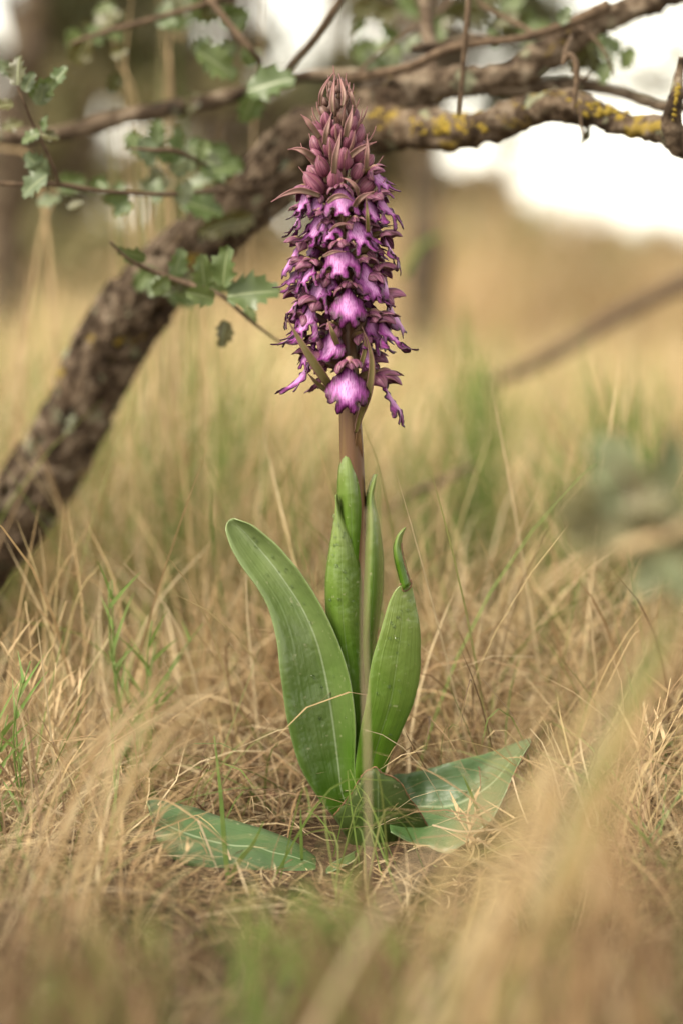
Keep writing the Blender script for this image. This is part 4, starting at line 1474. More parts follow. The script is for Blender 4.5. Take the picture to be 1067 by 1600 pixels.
for a in [
    (27, 108, .11, 48, 95, 'oak_olive', tw_sprig), (68, 138, .13, 50, 40, 'oak_green', tw_sprig), (92, 118, .14, 40, 50, 'oak_green', tw_sprig), (3, 164, .11, 36, 200, 'oak_olive', tw_sprig),
    (45, 126, .12, 34, 60, 'oak_grey', tw_sprig), (66, 145, .13, 40, 80, 'oak_grey', tw_sprig), (70, 192, .14, 26, 70, 'oak_green', tw_sprig), (47, 214, .13, 36, 190, 'oak_green', tw_sprig), (78, 212, .14, 30, 340, 'oak_olive', tw_sprig),
    (56, 255, .15, 46, 140, 'oak_grey', tw_left), (52, 288, .13, 56, 205, 'oak_grey', tw_left),
    (62, 270, .15, 40, 250, 'oak_grey', tw_left), (20, 195, .2, 34, 20, 'oak_olive', tw_sprig), (10, 105, .2, 34, 140, 'oak_grey', tw_sprig),
    (128, 76, .34, 52, 60, 'oak_olive', tw_top), (341, 99, .26, 74, 335, 'oak_green', tw_top), (424, 129, .25, 80, 8, 'oak_green', tw_top), (391, 167, .30, 60, 255, 'oak_green', tw_top),
    (389, 86, .28, 36, 110, 'oak_green', tw_top), (346, 263, .27, 66, 30, 'oak_green', tw_left), (318, 323, .27, 70, 350, 'oak_green', tw_left), (336, 354, .31, 56, 200, 'oak_olive', tw_left), (178, 130, .34, 36, 250, 'oak_olive', tw_top),
    (372, 345, .32, 56, 10, 'oak_olive', tw_left), (300, 160, .38, 34, 250, 'oak_olive', tw_top),
    (205, 397, .15, 48, 160, 'oak_green', tw_low), (279, 410, .17, 48, 70, 'oak_green', tw_low), (318, 424, .14, 56, 100, 'oak_green', tw_low), (351, 415, .12, 66, 75, 'oak_green', tw_low), (313, 461, .12, 48, 165, 'oak_green', tw_low),
    (397, 456, .12, 84, 5, 'oak_green', tw_low), (350, 522, .16, 44, 250, 'oak_olive', tw_low), (392, 492, .15, 30, 300, 'oak_green', tw_low), (270, 446, .16, 24, 190, 'oak_olive', tw_low), (290, 300, .2, 40, 60, 'oak_grey', tw_mid), (285, 262, .2, 34, 40, 'oak_grey', tw_mid),
    (245, 205, .3, 40, 80, 'oak_green', tw_mid), (575, 12, .5, 50, 20, 'oak_olive', tw_in), (600, 22, .5, 44, 200, 'oak_olive', tw_in), (640, 8, .5, 50, 320, 'oak_green', tw_in), (690, 30, .5, 46, 60, 'oak_olive', tw_in), (712, 12, .5, 50, 200, 'oak_olive', tw_in), (560, 40, .5, 36, 270, 'oak_green', tw_in),
    (925, 92, .3, 50, 285, 'oak_olive', tw_r), (958, 72, .3, 44, 330, 'oak_green', tw_r), (946, 112, .28, 40, 260, 'oak_green', tw_r), (905, 95, .3, 44, 240, 'oak_olive', tw_r), (800, 8, .5, 44, 20, 'oak_green', tw_r), (882, 22, .22, 32, 60, 'oak_grey', tw_r),
    (770, 60, .3, 34, 120, 'oak_green', tw_in), (790, 30, .4, 40, 200, 'oak_olive', tw_in), (914, 212, .2, 30, 270, 'oak_olive', tw_r),
]:
    oak_leaf(a[0], a[1], a[2], a[3], a[4], a[5], a[6], OAK0)
rx_ = random.Random(77)
for path, tw, cnt, dep in [([(110, 68), (253, 25), (329, 2)], tw_top, 16, .36), ([(412, 140), (375, 56), (322, -10)], tw_top, 9, .33), ([(202, 231), (273, 235), (350, 270)], tw_mid, 18, .27), ([(91, 288), (253, 303), (364, 298)], tw_left, 16, .27),
                           ([(560, 112), (620, 62), (690, 15)], tw_in, 14, .42), ([(905, 40), (945, 82), (960, 118)], tw_r, 6, .3), ([(225, 440), (299, 445), (375, 486)], tw_low, 13, .2), ([(745, -5), (800, 32), (836, 52)], tw_in, 8, .5)]:
    for _ in range(cnt):
        q = rx_.random() * 2
        i = min(int(q), 1)
        px = path[i][0] + (path[i + 1][0] - path[i][0]) * (q - i) + rx_.gauss(0, 16)
        py = path[i][1] + (path[i + 1][1] - path[i][1]) * (q - i) + rx_.gauss(0, 18)
        oak_leaf(px, py, dep + rx_.uniform(-.05, .12), rx_.uniform(26, 52), rx_.uniform(0, 360), rx_.choice(['oak_green', 'oak_olive', 'oak_grey', 'oak_green']), tw, OAK0)


# ------------------------------------------------------------------ the blurred near sprig on the right
NSP = np.array(P(1120, 810, -0.55)); NSP[2] = float(ground_z(NSP[0], NSP[1]))
nsp = empty('oak_seedling', NSP, 'blurred low oak shoot with grey green leaves close to the camera at right', 'shrub')
c = [NSP + np.array([0.03, 0, -0.01]), P(1150, 900, -.55), P(1100, 815, -.55), P(1040, 838, -.55), P(980, 855, -.55), P(900, 888, -.54), P(830, 918, -.53)]
V, Fc = tube(np.array(c), np.array([.005, .004, .0034, .0030, .0027, .0022, .0014]), 9, 40, bark_bump(90, 0.0008))
nst = link('stem', mesh_from('stem', V - NSP, Fc, M['straw']), nsp)
for a in [(965, 722, -.55, 100, 300, 'oak_mid'), (1045, 735, -.55, 90, 60, 'oak_mid'), (985, 775, -.55, 84, 200, 'oak_pale'), (928, 800, -.55, 100, 210, 'oak_pale'), (1035, 885, -.55, 100, 260, 'oak_pale'), (1055, 905, -.57, 90, 300, 'oak_mid'),
          (1030, 785, -.55, 84, 10, 'oak_pale'), (1000, 745, -.52, 60, 330, 'oak_pale'), (960, 780, -.55, 70, 340, 'oak_mid'), (1060, 800, -.55, 80, 100, 'oak_mid'), (905, 815, -.55, 80, 170, 'oak_pale'), (950, 830, -.55, 90, 240, 'oak_pale'), (1000, 800, -.54, 90, 290, 'oak_pale'), (1015, 760, -.55, 80, 80, 'oak_pale'), (940, 760, -.53, 70, 120, 'oak_mid'), (985, 850, -.54, 80, 300, 'oak_pale'), (1050, 850, -.55, 90, 200, 'oak_pale'), (1010, 900, -.55, 80, 240, 'oak_mid'), (1045, 700, -.55, 60, 80, 'oak_mid'), (890, 790, -.55, 60, 200, 'oak_pale'), (920, 770, -.53, 60, 30, 'oak_pale'), (900, 850, -.55, 60, 160, 'oak_pale')]:
    oak_leaf(a[0], a[1], a[2], a[3], a[4], a[5], nst, NSP)
V, Fc = tube(np.array([P(1040, 838, -.55), P(1010, 800, -.55), P(985, 760, -.55), P(960, 715, -.55)]), np.array([.003, .0025, .002, .001]), 7, 20)
link('stem', mesh_from('stem', V - NSP, Fc, M['twig']), nsp)

# dead branches lying in the grass behind
for pts, w, lab in [([(760, 600, 1.3), (800, 584, 1.3), (880, 545, 1.32), (960, 495, 1.35), (1040, 455, 1.38), (1120, 420, 1.4)], [14, 20, 24, 26, 28, 28], 'long grey dead branch slanting up through the dry grass at right'),
                    ([(600, 800, .55), (640, 772, .55), (690, 752, .56), (740, 725, .58)], [7, 10, 11, 8], 'thin brown twig lying in the grass beside the stem')]:
    o_ = np.array(P(*pts[0]))
    c = np.array([P(*p) for p in pts])
    r = np.array([pxm(a, p[2]) / 2 for a, p in zip(w, pts)])
    V, Fc = tube(c, r, 12, 40, bark_bump(60, 0.002))
    o = link('fallen_branch', mesh_from('fallen_branch', V - o_, Fc, M['twig']))
    o.location = o_
    tag(o, lab, 'branch')


# ------------------------------------------------------------------ trees and bushes beyond
def crown_mesh(name, clumps, size, density, pal, origin, seed):
    r_ = np.random.default_rng(seed)
    Vs, Fs, Cs, nv = [], [], [], 0
    for c, rad in clumps:
        k = max(40, int(density * 15 * rad ** 2))
        d = r_.normal(0, 1, (k, 3)); d /= np.linalg.norm(d, axis=1)[:, None]
        p = np.array(c) + d * (rad * r_.uniform(0.25, 1.0, (k, 1)) ** 0.6) * np.array([1, 1, 0.85])
        a = r_.normal(0, 1, (k, 3)); a /= np.linalg.norm(a, axis=1)[:, None]
        b_ = np.cross(a, r_.normal(0, 1, (k, 3))); b_ /= np.linalg.norm(b_, axis=1)[:, None]
        s = size * r_.uniform(0.6, 1.3, (k, 1))
        nn = np.cross(a, b_)
        # six-sided leaf, folded at its midrib
        q = np.stack([p - a * s, p - a * s * .3 + b_ * s * .42 + nn * s * .12, p + a * s * .4 + b_ * s * .36 + nn * s * .12, p + a * s, p + a * s * .4 - b_ * s * .36 + nn * s * .12, p - a * s * .3 - b_ * s * .42 + nn * s * .12], 1)
        f = np.array([[0, 1, 2, 3], [0, 3, 4, 5]])
        Fs.append((np.arange(k)[:, None, None] * 6 + f[None]).reshape(-1, 4) + nv)
        Vs.append(q.reshape(-1, 3)); nv += k * 6
        col = pal[r_.integers(0, len(pal), k)] * r_.uniform(0.75, 1.2, (k, 1))
        Cs.append(np.hstack([np.repeat(col, 6, 0), np.ones((k * 6, 1))]))
    return mesh_from(name, np.vstack(Vs) - origin, np.vstack(Fs), M['far_leaf'], False, {'tint': ('FLOAT_COLOR', np.vstack(Cs))})


PAL_DARK = np.array([[0.07, 0.075, 0.03], [0.10, 0.095, 0.04], [0.05, 0.06, 0.025], [0.13, 0.115, 0.06]])
PAL_OLIVE = 1.35 * np.array([[0.12, 0.11, 0.05], [0.16, 0.14, 0.07], [0.09, 0.09, 0.038], [0.20, 0.165, 0.09]])
PAL_TAN = np.array([[0.30, 0.225, 0.12], [0.22, 0.18, 0.085], [0.34, 0.255, 0.15]])


def far_tree(label, trunk_px, widths, clump_px, pal, size, density, seed, cat='tree', name='oak_tree', group=None):
    base = np.array(P(*trunk_px[0]))
    base[2] = float(ground_z(base[0], base[1]))
    root = empty(name, base, label, cat, group)
    c = np.vstack([base + np.array([0, 0, -0.05])] + [P(*p) for p in trunk_px[1:]])
    r = np.array([pxm(w, p[2]) / 2 for w, p in zip(widths, trunk_px)])
    V, Fc = tube(c, r, 12, 30, bark_bump(12, 0.02))
    link('trunk', mesh_from('trunk', V - base, Fc, M['bark']), root)
    rr = random.Random(seed)
    bag = Bag()
    for (x_, y_, d_, rad_) in clump_px[::2]:
        a = c[rr.randrange(len(c) // 2, len(c))]
        b_ = np.array(P(x_, y_, d_))
        mid = (a + b_) / 2 + np.array([rr.uniform(-.1, .1), rr.uniform(-.1, .1), rr.uniform(0, .15)])
        bag.add(*tube(np.array([a, mid, b_]), np.array([r[-1] * .6, r[-1] * .4, .006]), 7, 12))
    link('limb', bag.mesh('limb', M['bark'], origin=base), root)
    cl = [(np.array(P(x_, y_, d_)), pxm(rad_, d_)) for x_, y_, d_, rad_ in clump_px]
    link('crown', crown_mesh('crown', cl, size, density, pal, base, seed), root)
    return root


def clumps_rect(x0, x1, y0, y1, d0, d1, n, r0, r1, seed, holes=()):
    rr = random.Random(seed)
    out = []
    tries = 0
    while len(out) < n and tries < 4000:
        tries += 1
        x_, y_, rad_ = rr.uniform(x0, x1), rr.uniform(y0, y1), rr.uniform(r0, r1)
        if any(math.hypot(x_ - hx, y_ - hy) < hr * 0.45 + rad_ * 0.42 for hx, hy, hr in holes):
            continue
        out.append((x_, y_, rr.uniform(d0, d1), rad_))
    return out


# gaps between the branches through which the sky is seen
GAPS = [(165, 160, 38), (95, 330, 34), (190, 335, 40), (385, 20, 34), (395, 235, 34), (440, 330, 34), (150, 120, 26), (320, 30, 26), (230, 320, 28), (716, 250, 26), (500, 60, 24)]
far_tree('dark trunked oak at the far left edge with low grey green foliage',
         [(10, 640, 3.2), (12, 560, 3.2), (8, 420, 3.2), (14, 280, 3.2), (40, 120, 3.2), (60, -60, 3.2), (80, -250, 3.2)], [80, 74, 70, 68, 62, 60, 50],
         clumps_rect(-220, 260, -320, 120, 2.9, 4.6, 16, 60, 110, 1, GAPS), PAL_DARK, 0.026, 900, 1)
far_tree('olive green oak bush behind the trunk fork, upper left',
         [(300, 560, 6.5), (305, 420, 6.5), (330, 250, 6.5), (350, 100, 6.5), (360, -100, 6.5)], [50, 46, 40, 36, 30],
         clumps_rect(40, 560, -180, 330, 5.8, 8.0, 64, 30, 66, 2, GAPS), PAL_OLIVE, 0.03, 900, 2)
far_tree('straight brown oak trunk standing just right of the flower spike',
         [(664, 520, 3.6), (664, 440, 3.6), (662, 330, 3.6), (668, 200, 3.6), (672, 60, 3.6), (676, -120, 3.6)], [58, 54, 50, 48, 46, 44],
         clumps_rect(470, 890, -160, 205, 5.2, 7.2, 44, 30, 62, 3, [(975, 90, 90), (716, 252, 34), (500, 30, 24), (560, 60, 24), (610, 45, 20), (870, 200, 40)]), PAL_DARK, 0.03, 900, 3)
far_tree('pale olive oak far behind the flower spike',
         [(520, 520, 9.5), (518, 400, 9.5), (515, 250, 9.5), (530, 80, 9.5), (530, -60, 9.5)], [36, 34, 30, 28, 24],
         clumps_rect(420, 650, 120, 380, 8.6, 10.5, 30, 30, 56, 4, GAPS), PAL_OLIVE, 0.04, 900, 4)
far_tree('grey green oak thicket at left beyond the leaning trunk',
         [(120, 560, 8.5), (125, 430, 8.5), (140, 300, 8.5), (150, 100, 8.5), (150, -60, 8.5)], [40, 36, 34, 30, 26],
         clumps_rect(-120, 400, 20, 430, 7.8, 9.6, 60, 32, 60, 5, GAPS), PAL_OLIVE, 0.04, 900, 5)
far_tree('small dark bush on the brow below the sky gap',
         [(800, 430, 9.0), (800, 400, 9.0), (800, 370, 9.0), (802, 340, 9.0)], [14, 12, 10, 8],
         [(805, 345, 9.0, 34), (795, 300, 9.0, 16), (760, 320, 9.0, 40), (715, 300, 9.0, 44), (680, 330, 9.0, 44), (650, 300, 9.0, 50), (748, 268, 9.0, 20), (690, 292, 9.0, 30), (660, 262, 9.0, 40), (790, 262, 9.0, 16), (770, 285, 9.0, 26), (640, 225, 9.0, 40), (730, 285, 9.0, 20), (672, 225, 9.0, 18), (830, 375, 9.0, 26)], PAL_TAN, 0.035, 1100, 6, 'bush', 'bush')
far_tree('olive bush in the grass behind the leaning trunk',
         [(60, 620, 5.0), (60, 560, 5.0), (62, 500, 5.0), (60, 430, 5.0)], [16, 14, 12, 10],
         clumps_rect(-40, 170, 360, 520, 4.6, 5.4, 14, 30, 56, 15), PAL_OLIVE * 1.3, 0.03, 400, 16, 'bush', 'bush')
far_tree('tan twiggy bush between the trunk and the flower spike',
         [(330, 560, 5.6), (330, 500, 5.6), (332, 450, 5.6), (330, 400, 5.6)], [14, 12, 10, 8],
         clumps_rect(230, 430, 330, 470, 5.2, 6.0, 14, 26, 50, 17), PAL_TAN * .8, 0.03, 400, 18, 'bush', 'bush')
far_tree('dry brown bush under the right end of the sky gap',
         [(1010, 470, 6.5), (1010, 440, 6.5), (1012, 410, 6.5), (1010, 380, 6.5)], [12, 10, 8, 6],
         clumps_rect(900, 1120, 365, 470, 6.0, 7.0, 18, 22, 44, 19), PAL_TAN, 0.03, 400, 20, 'bush', 'bush')
far_tree('twiggy far oak showing through the sky gap at upper right',
         [(1180, 420, 5), (1180, 300, 5), (1170, 180, 5), (1150, 60, 5), (1140, -60, 5)], [30, 28, 26, 24, 20],
         [(1010, 110, 5, 34), (1060, 90, 5, 44), (980, 50, 5, 26), (1040, 150, 5, 24), (1120, 60, 5, 70), (930, 130, 5, 30), (780, 215, 5, 24), (815, 235, 5, 20), (900, 100, 5, 40), (1000, 130, 5, 30), (960, 100, 5, 34), (1050, 40, 5, 40), (1030, 290, 5, 14), (990, 280, 5, 12), (880, 225, 5, 16)], PAL_OLIVE * 1.2, 0.016, 420, 7)


# ------------------------------------------------------------------ grass tufts and stalks that stand out
def tuft_mesh(seed, n_stalk, h, mat_leaf_, spread=0.25, blade_l=(0.02, 0.045)):
    """wiry grass: thin stalks with short stiff side blades"""
    rr = random.Random(seed)
    sb, lb = Bag(), Bag()
    for k in range(n_stalk):
        a = rr.uniform(0, 6.28)
        ln = h * rr.uniform(0.55, 1.0)
        lean = rr.uniform(0.05, spread)
        b0 = np.array([rr.uniform(-.006, .006), rr.uniform(-.006, .006), -0.01])
        pts = np.array([b0 + np.array([math.cos(a) * lean * t * t * ln + 0.006 * math.sin(t * 5 + k), math.sin(a) * lean * t * t * ln, t * ln]) for t in np.linspace(0, 1, 6)])
        sb.add(*tube(pts, np.linspace(0.0009, 0.0004, 6), 5, 10))
        nb = rr.randrange(4, 8)
        for j in range(nb):
            t = 0.25 + 0.75 * (j + rr.random() * 0.5) / nb
            i = min(int(t * 5), 4)
            c0 = pts[i] + (pts[i + 1] - pts[i]) * (t * 5 - i) if t < 1 else pts[-1]
            ph = rr.uniform(0, 6.28)
            L_ = rr.uniform(*blade_l)
            el = rr.uniform(0.25, 0.75)
            dirv = np.array([math.sin(el) * math.cos(ph), math.sin(el) * math.sin(ph), math.cos(el)])
            side = np.cross(dirv, [0.2, 1, 0.1]); side /= np.linalg.norm(side)
            w = rr.uniform(0.0008, 0.0014)
            V = []
            for q in range(5):
                s = q / 4
                c_ = c0 + dirv * L_ * s + np.array([math.cos(ph), math.sin(ph), 0]) * L_ * 0.12 * s * s
                ww = w * (1 - s ** 1.5) + 0.00008
                V += [c_ - side * ww, c_ + np.array([0, 0.0004, 0]) * (1 - s), c_ + side * ww]
            lb.add(np.array(V), grid_faces(5, 3))
    return sb, lb


TUFT_SRC = {}


def tuft(px, py_base, d, h_px, label, green=True, kind=0, n=4, spread=0.25, group='wiry grass tufts around the orchid'):
    b0 = np.array(P(px, py_base, d))
    g = float(ground_z(b0[0], b0[1]))
    top_z = P(px, py_base - h_px, d)[2]
    b0[2] = g
    H = max(0.05, top_z - g)
    root = empty('grass_tuft', b0, label, 'grass tuft', group, 'thing')
    key = (green, kind, n, spread)
    if key not in TUFT_SRC:
        sb, lb = tuft_mesh(31 * kind + n + (100 if green else 0), n, 0.2, None, spread, (0.018, 0.045))
        TUFT_SRC[key] = (sb.mesh('stalk', M['blade_green'] if green else M['straw']), lb.mesh('blades', M['blade_green'] if green else M['straw']))
    for nm, me in zip(('stalks', 'blades'), TUFT_SRC[key]):
        o = link(nm, me, root)
        o.scale = (1, 1, H / 0.2)
    return root


for a in [
    (212, 1010, .06, 175, 'thin green tipped grass tuft upright at left of the big leaf', True, 0, 3, 0.12),
    (225, 1050, .07, 120, 'short green grass sprig just below the leaning trunk side', True, 1, 4, 0.3),
    (65, 1130, .05, 210, 'dry wiry grass tuft at the left edge below the trunk', False, 0, 5, 0.25),
    (105, 1120, .03, 180, 'pale dry grass tuft next to the left edge tuft', False, 1, 4, 0.3),
    (20, 1130, -.06, 140, 'green wiry grass at the far left edge', True, 2, 4, 0.3),
    (940, 720, 0.75, 190, 'blurred green grass tuft tallest at the right', True, 1, 4, 0.15),
    (1000, 690, 0.6, 130, 'green grass sprig near the right edge', True, 0, 4, 0.25),
    (860, 800, 0.55, 150, 'green grass tuft right of centre with upright blades', True, 2, 4, 0.2),
    (740, 860, 0.85, 330, 'tall blurred green grass clump between the spike and right edge', True, 3, 8, 0.18),
    (345, 640, 0.8, 190, 'green grass clump under the twig with oak leaves', True, 1, 7, 0.25),
    (690, 700, 1.0, 120, 'low green grass behind the drooping right flower', True, 2, 8, 0.4),
    (760, 870, 0.6, 170, 'green grass at the foot of the tall clump', True, 0, 6, 0.35),
    (300, 700, 1.1, 120, 'faint green grass left of the stem', True, 3, 8, 0.4),
    (30, 760, 0.9, 160, 'green grass behind the leaning trunk base', True, 2, 8, 0.3),
    (420, 830, 0.9, 180, 'sparse green grass left behind the leaf sheath', True, 1, 6, 0.3),
    (1010, 1240, -.05, 260, 'thin dry grass tuft at the lower right edge', False, 2, 4, 0.3),
    (735, 1330, -.06, 120, 'fine dry grass in front of the folded right leaf', False, 0, 4, 0.5),
    (270, 1420, -.16, 120, 'fine dry straw in front of the low left leaf', False, 1, 4, 0.5),
]:
    tuft(a[0], a[1], a[2], a[3], a[4], a[5], a[6], a[7], a[8])


def stalk(name, pts, widths, mat, label, cat, group=None, flat=True, n=24, channel=0.1):
    o_ = np.array(P(*pts[0]))
    o = px_strip(name, pts, widths, M[mat], None, channel, n, 5, o_, 0.0003)
    o.location = o_
    return tag(o, label, cat, group, 'thing')


# the straw that crosses the leaves
stalk('tall_grass', [(577, 1385, -.30), (574, 1200, -.30), (570, 1050, -.30), (570, 920, -.30), (576, 795, -.30)], [3.6, 4.2, 4.0, 3.4, 2], 'straw_grey', 'upright straw crossing in front of the green leaves', 'grass stalk')
# green blades
stalk('green_grass', [(362, 1420, -.11), (352, 1330, -.10), (345, 1240, -.095), (335, 1150, -.09)], [7, 8, 6, 1.5], 'blade_green', 'upright green grass blade in front of the low left leaf', 'grass blade')
stalk('green_grass', [(352, 1392, -.12), (375, 1345, -.12), (395, 1320, -.12), (412, 1285, -.12)], [7, 8, 6, 1.5], 'blade_green', 'slanting green grass blade over the low left leaf', 'grass blade')
stalk('green_grass', [(760, 1300, -.05), (745, 1265, -.06), (733, 1235, -.06), (722, 1210, -.06)], [4, 5, 4, 1], 'blade_green', 'short green grass blade over the folded right leaf', 'grass blade')
stalk('green_grass', [(472, 1345, -.09), (471, 1310, -.09), (470, 1265, -.09)], [5, 5, 1], 'blade_green', 'small green grass blade by the base of the plant', 'grass blade')
stalk('green_grass', [(630, 430, .9), (655, 385, .9), (690, 365, .9)], [10, 10, 3], 'blade_green', 'blurred green grass blade right of the spike', 'grass blade')
# fine sharp straws lying over the low leaves
for i, (pts, lab) in enumerate([
    ([(205, 1255, -.11), (255, 1250, -.11), (310, 1283, -.12), (358, 1322, -.12)], 'bent straw lying along the top of the low left leaf'),
    ([(310, 1283, -.12), (325, 1320, -.125), (342, 1365, -.13)], 'short straw branching down over the low left leaf'),
    ([(252, 1255, -.11), (240, 1300, -.12), (222, 1370, -.14)], 'straw falling across the left end of the low leaf'),
    ([(3, 1355, -.13), (45, 1290, -.13), (80, 1225, -.13), (118, 1170, -.13)], 'long straight straw slanting at the lower left'),
    ([(118, 1170, -.13), (140, 1240, -.13), (170, 1335, -.14)], 'second straw leaning down from the long slanting one'),
    ([(70, 1260, -.12), (130, 1290, -.12), (200, 1345, -.12)], 'thin straw crossing the lower left grass'),
    ([(100, 1160, -.1), (150, 1155, -.1), (208, 1168, -.1)], 'nearly level pale straw at the left'),
    ([(675, 1290, -.08), (720, 1300, -.09), (760, 1298, -.1), (800, 1295, -.1)], 'level straw lying over the folded right leaf'),
    ([(812, 1182, -.08), (835, 1196, -.08), (862, 1212, -.08)], 'small straw touching the tip of the folded right leaf'),
    ([(745, 1310, -.1), (770, 1330, -.1), (805, 1345, -.1)], 'straw just below the folded right leaf'),
    ([(585, 1390, -.12), (640, 1370, -.12), (700, 1335, -.12)], 'straw lying below the bitten stump'),
    ([(800, 1215, -.06), (810, 1250, -.07), (825, 1290, -.08)], 'straw hanging beside the folded right leaf'),
    ([(330, 1395, -.14), (385, 1360, -.14), (420, 1410, -.14)], 'bent straw under the low left leaf'),
    ([(205, 1445, -.17), (290, 1455, -.17), (310, 1440, -.17)], 'thin straw low in the left foreground'),
    ([(945, 1080, .0), (985, 1000, .0), (1000, 985, .0)], 'single fine straw rising at the right'),
]):
    stalk('straw', pts, [2.6] * (len(pts) - 1) + [1.0], 'straw_grey' if i % 2 else 'straw', lab, 'straw')
# tall pale grass stems at the upper left
for i, (pts, lab) in enumerate([
    ([(285, 1060, .5), (225, 250, .5), (185, 90, .5), (160, -20, .5)], 'tall dry stem leaning left through the upper left twigs'),
    ([(262, 1090, .46), (205, 210, .42), (196, 100, .42), (208, -20, .42)], 'tall dry stem standing next to the leaning stem, upper left'),
    ([(272, 1070, .5), (268, 180, .5), (258, 80, .5), (245, -20, .5)], 'blurred straw stem reaching the top edge left of the green leaves'),
    ([(290, 1070, .5), (262, 150, .5), (285, 60, .5), (300, 20, .5)], 'pale arching stem at upper left centre'),
    ([(380, 1070, .5), (395, 250, .5), (405, 130, .5), (412, -20, .5)], 'upright tan stem just left of the flower spike'),
    ([(110, 1070, .5), (70, 330, .5), (-10, 220, .5)], 'blurred straw bent at the left edge'),
    ([(-20, 1070, .5), (50, 450, .5), (90, 280, .5)], 'blurred pale straw rising at far left'),
]):
    stalk('tall_grass', pts, [2.8, 2.6, 2.0, 1.0][:len(pts)] if len(pts) == 4 else [6, 6, 3], 'straw', lab, 'grass stem', 'tall dry grass stems at upper left')


# arching foreground clumps, far out of focus
def clump(label, root_px, d, tips, count, w, seed, pal=STRAW, greens=0.1, spread=0.02):
    r_ = np.random.default_rng(seed)
    b0 = np.array(P(root_px[0], root_px[1], d))
    b0[2] = float(ground_z(b0[0], b0[1]))
    Vs, Fs, Cs, nv = [], [], [], 0
    for k in range(count):
        tx, ty, td = tips[k % len(tips)]
        tip_ = np.array(P(tx + r_.normal(0, 28), ty + r_.normal(0, 36), td + r_.normal(0, 0.03)))
        s0 = b0 + np.array([r_.normal(0, spread), r_.normal(0, spread), -0.005])
        mid = s0 * 0.5 + tip_ * 0.5 + np.array([r_.normal(0, .008), r_.normal(0, .01), 0.02 + abs(r_.normal(0, .02))])
        c = catmull([s0, mid, tip_], 9)
        T = np.gradient(c, axis=0)
        S = np.cross(T, [0, 1, 0.1]) + r_.normal(0, 0.0004, 3)
        S /= np.linalg.norm(S, axis=1)[:, None]
        ww = w * r_.uniform(.6, 1.3) * np.sqrt(np.clip(1 - np.linspace(0, 1, 9) ** 2, 0.004, 1))
        V = np.stack([c - S * ww[:, None] / 2, c + S * ww[:, None] / 2], 1).reshape(-1, 3)
        Vs.append(V); Fs.append(grid_faces(9, 2, off=nv)); nv += len(V)
        pl = GREEN if r_.random() < greens else pal
        Cs.append(np.tile(np.append(pl[r_.integers(0, len(pl))] * r_.uniform(.85, 1.1), 1), (len(V), 1)))
    me = mesh_from('grass_clump', np.vstack(Vs) - b0, np.vstack(Fs), M['grass'], True, {'tint': ('FLOAT_COLOR', np.vstack(Cs))})
    o = link('grass_clump', me)
    o.location = b0
    return tag(o, label, 'grass clump', 'blurred clumps of dry grass near the camera', 'thing')


clump('large blurred straw clump arching up to the right in the foreground', (760, 1640), -.62, [(900, 1250, -.6), (980, 1120, -.6), (1040, 1000, -.58), (1080, 960, -.58), (940, 1330, -.62), (860, 1180, -.6)], 44, .0030, 21, STRAW * 1.15, spread=0.04)
clump('blurred straw clump low along the right bottom edge', (980, 1700), -.66, [(1060, 1330, -.66), (1000, 1280, -.64), (1100, 1400, -.66), (900, 1400, -.66), (780, 1450, -.68)], 40, .0022, 22, BROWN * 1.25, 0.15, spread=0.03)
clump('pale blurred straw bow arching at the left in front of the trunk', (60, 1330), -.30, [(300, 1080, -.3), (240, 1075, -.3), (360, 1110, -.3)], 22, .0018, 23, greens=0.0)
clump('blurred brown turf clump at the bottom left corner', (120, 1640), -.6, [(60, 1480, -.6), (180, 1450, -.6), (260, 1480, -.62), (30, 1400, -.6)], 70, .0022, 24, BROWN, 0.25)
clump('blurred straw tuft at the bottom centre', (480, 1640), -.62, [(420, 1470, -.62), (520, 1450, -.62), (600, 1480, -.64), (350, 1440, -.62), (660, 1440, -.62)], 50, .0022, 25, BROWN * 0.9, 0.4)

clump('fine green and straw wisps growing up through the twigs at upper left', (265, 1000), .52, [(215, 120, .52), (270, 160, .52), (300, 210, .5), (240, 60, .54), (190, 230, .5), (320, 330, .5)], 44, .0014, 31, greens=0.45, spread=0.03)
clump('tall green blades standing blurred right of the spike', (735, 900), .62, [(725, 500, .62), (745, 560, .62), (760, 640, .6), (715, 620, .64), (780, 700, .6)], 60, .0024, 32, GREEN, 0.8, spread=0.03)
clump('green blades bunched half way to the right edge', (870, 900), .45, [(850, 710, .45), (875, 700, .45), (840, 760, .45), (900, 740, .45)], 26, .0018, 33, GREEN, 0.8, spread=0.02)
clump('upright green blades nearest the right edge', (990, 820), .5, [(945, 560, .5), (1000, 570, .5), (1010, 620, .5), (935, 640, .5)], 28, .0018, 34, GREEN, 0.7, spread=0.04)
clump('green blades behind the twig left of the flower spike', (345, 800), .7, [(340, 560, .7), (360, 600, .7), (320, 640, .7), (400, 650, .7)], 40, .0020, 35, GREEN, 0.7, spread=0.05)
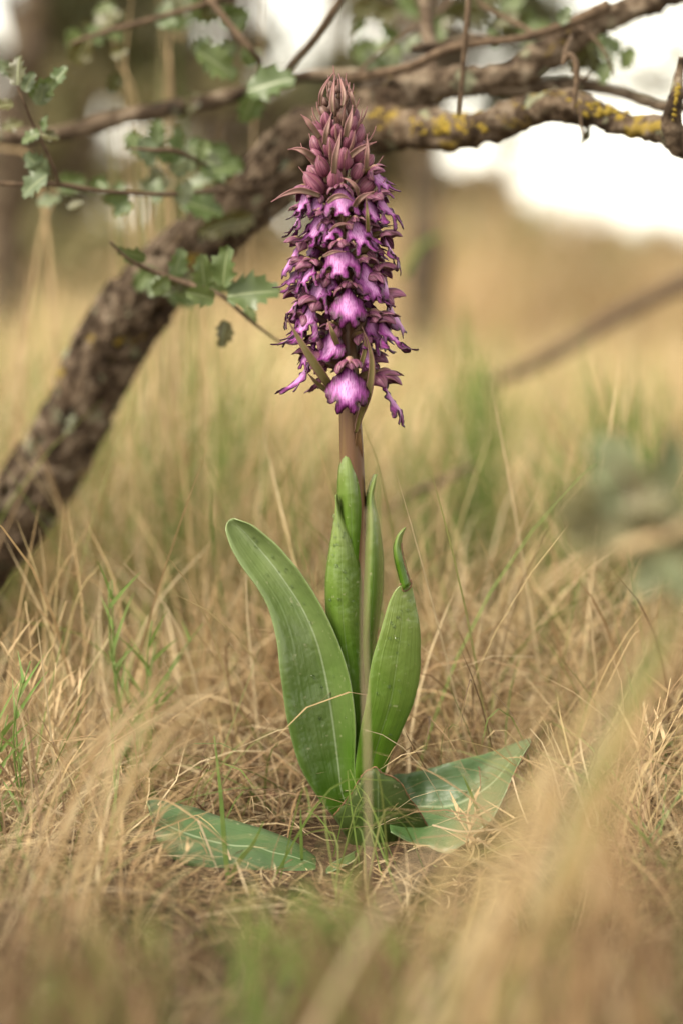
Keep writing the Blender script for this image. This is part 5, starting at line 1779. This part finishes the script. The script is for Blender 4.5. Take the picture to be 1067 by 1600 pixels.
clump('yellow green grass bunch behind the crooked trunk at the left', (20, 820), .75, [(60, 560, .75), (20, 500, .75), (-20, 600, .75), (100, 480, .75)], 50, .0022, 36, STRAW, 0.45, spread=0.07)
clump('green blades in the straw under the lowest oak leaf at left', (245, 900), .5, [(230, 640, .5), (260, 680, .5), (290, 660, .5), (200, 700, .5)], 28, .0018, 41, GREEN, 0.75, spread=0.05)
clump('green blades in the gap between stem and brown twig', (650, 850), .6, [(620, 680, .6), (660, 640, .6), (690, 690, .6), (640, 720, .6)], 30, .0018, 42, GREEN, 0.75, spread=0.05)
clump('short green blades sprouting around the bitten stump', (560, 1345), -.10, [(520, 1270, -.1), (545, 1290, -.1), (600, 1295, -.1), (650, 1290, -.1), (490, 1300, -.1)], 16, .0011, 37, GREEN, 0.8, spread=0.03)
clump('loose tan straws leaning at the left before the trunk', (100, 1080), .12, [(90, 800, .12), (40, 880, .12), (160, 850, .12), (60, 960, .1), (190, 920, .1)], 22, .0013, 38, STRAW, 0.1, spread=0.05)
clump('pale leaning straws between the left leaf and the trunk', (290, 1080), .2, [(300, 850, .2), (270, 930, .2), (330, 900, .2), (380, 860, .22)], 16, .0016, 39, STRAW, 0.1, spread=0.05)
clump('moss green low grass in the centre foreground', (510, 1560), -.42, [(480, 1450, -.42), (530, 1460, -.42), (580, 1470, -.42), (440, 1470, -.42)], 60, .0016, 40, GREEN, 0.6, spread=0.03)

# fallen oak leaves in the litter
for i, (px, py, d, s, a) in enumerate([(230, 1395, -.15, 26, 20), (210, 1365, -.12, 22, 100), (105, 1460, -.2, 30, 60), (420, 1262, .06, 30, 10), (460, 1258, .08, 34, 170), (490, 1262, .07, 24, 40), (300, 1240, .10, 30, 200), (520, 950, 1.0, 20, 30), (90, 1360, -.1, 26, 300), (640, 1360, -.1, 22, 120), (800, 1400, -.15, 24, 220), (250, 1420, -.17, 22, 330)]):
    o = oak_leaf(px, py, d, s, a, 'oak_dry', None, (0, 0, 0), tiltx=-60, name='fallen_leaf')
    z = float(ground_z(o.location.x, o.location.y)) + 0.012
    o.location.z = z
    tag(o, 'small brown dead oak leaf lying in the straw litter', 'dead leaf', 'dead oak leaves in the straw')
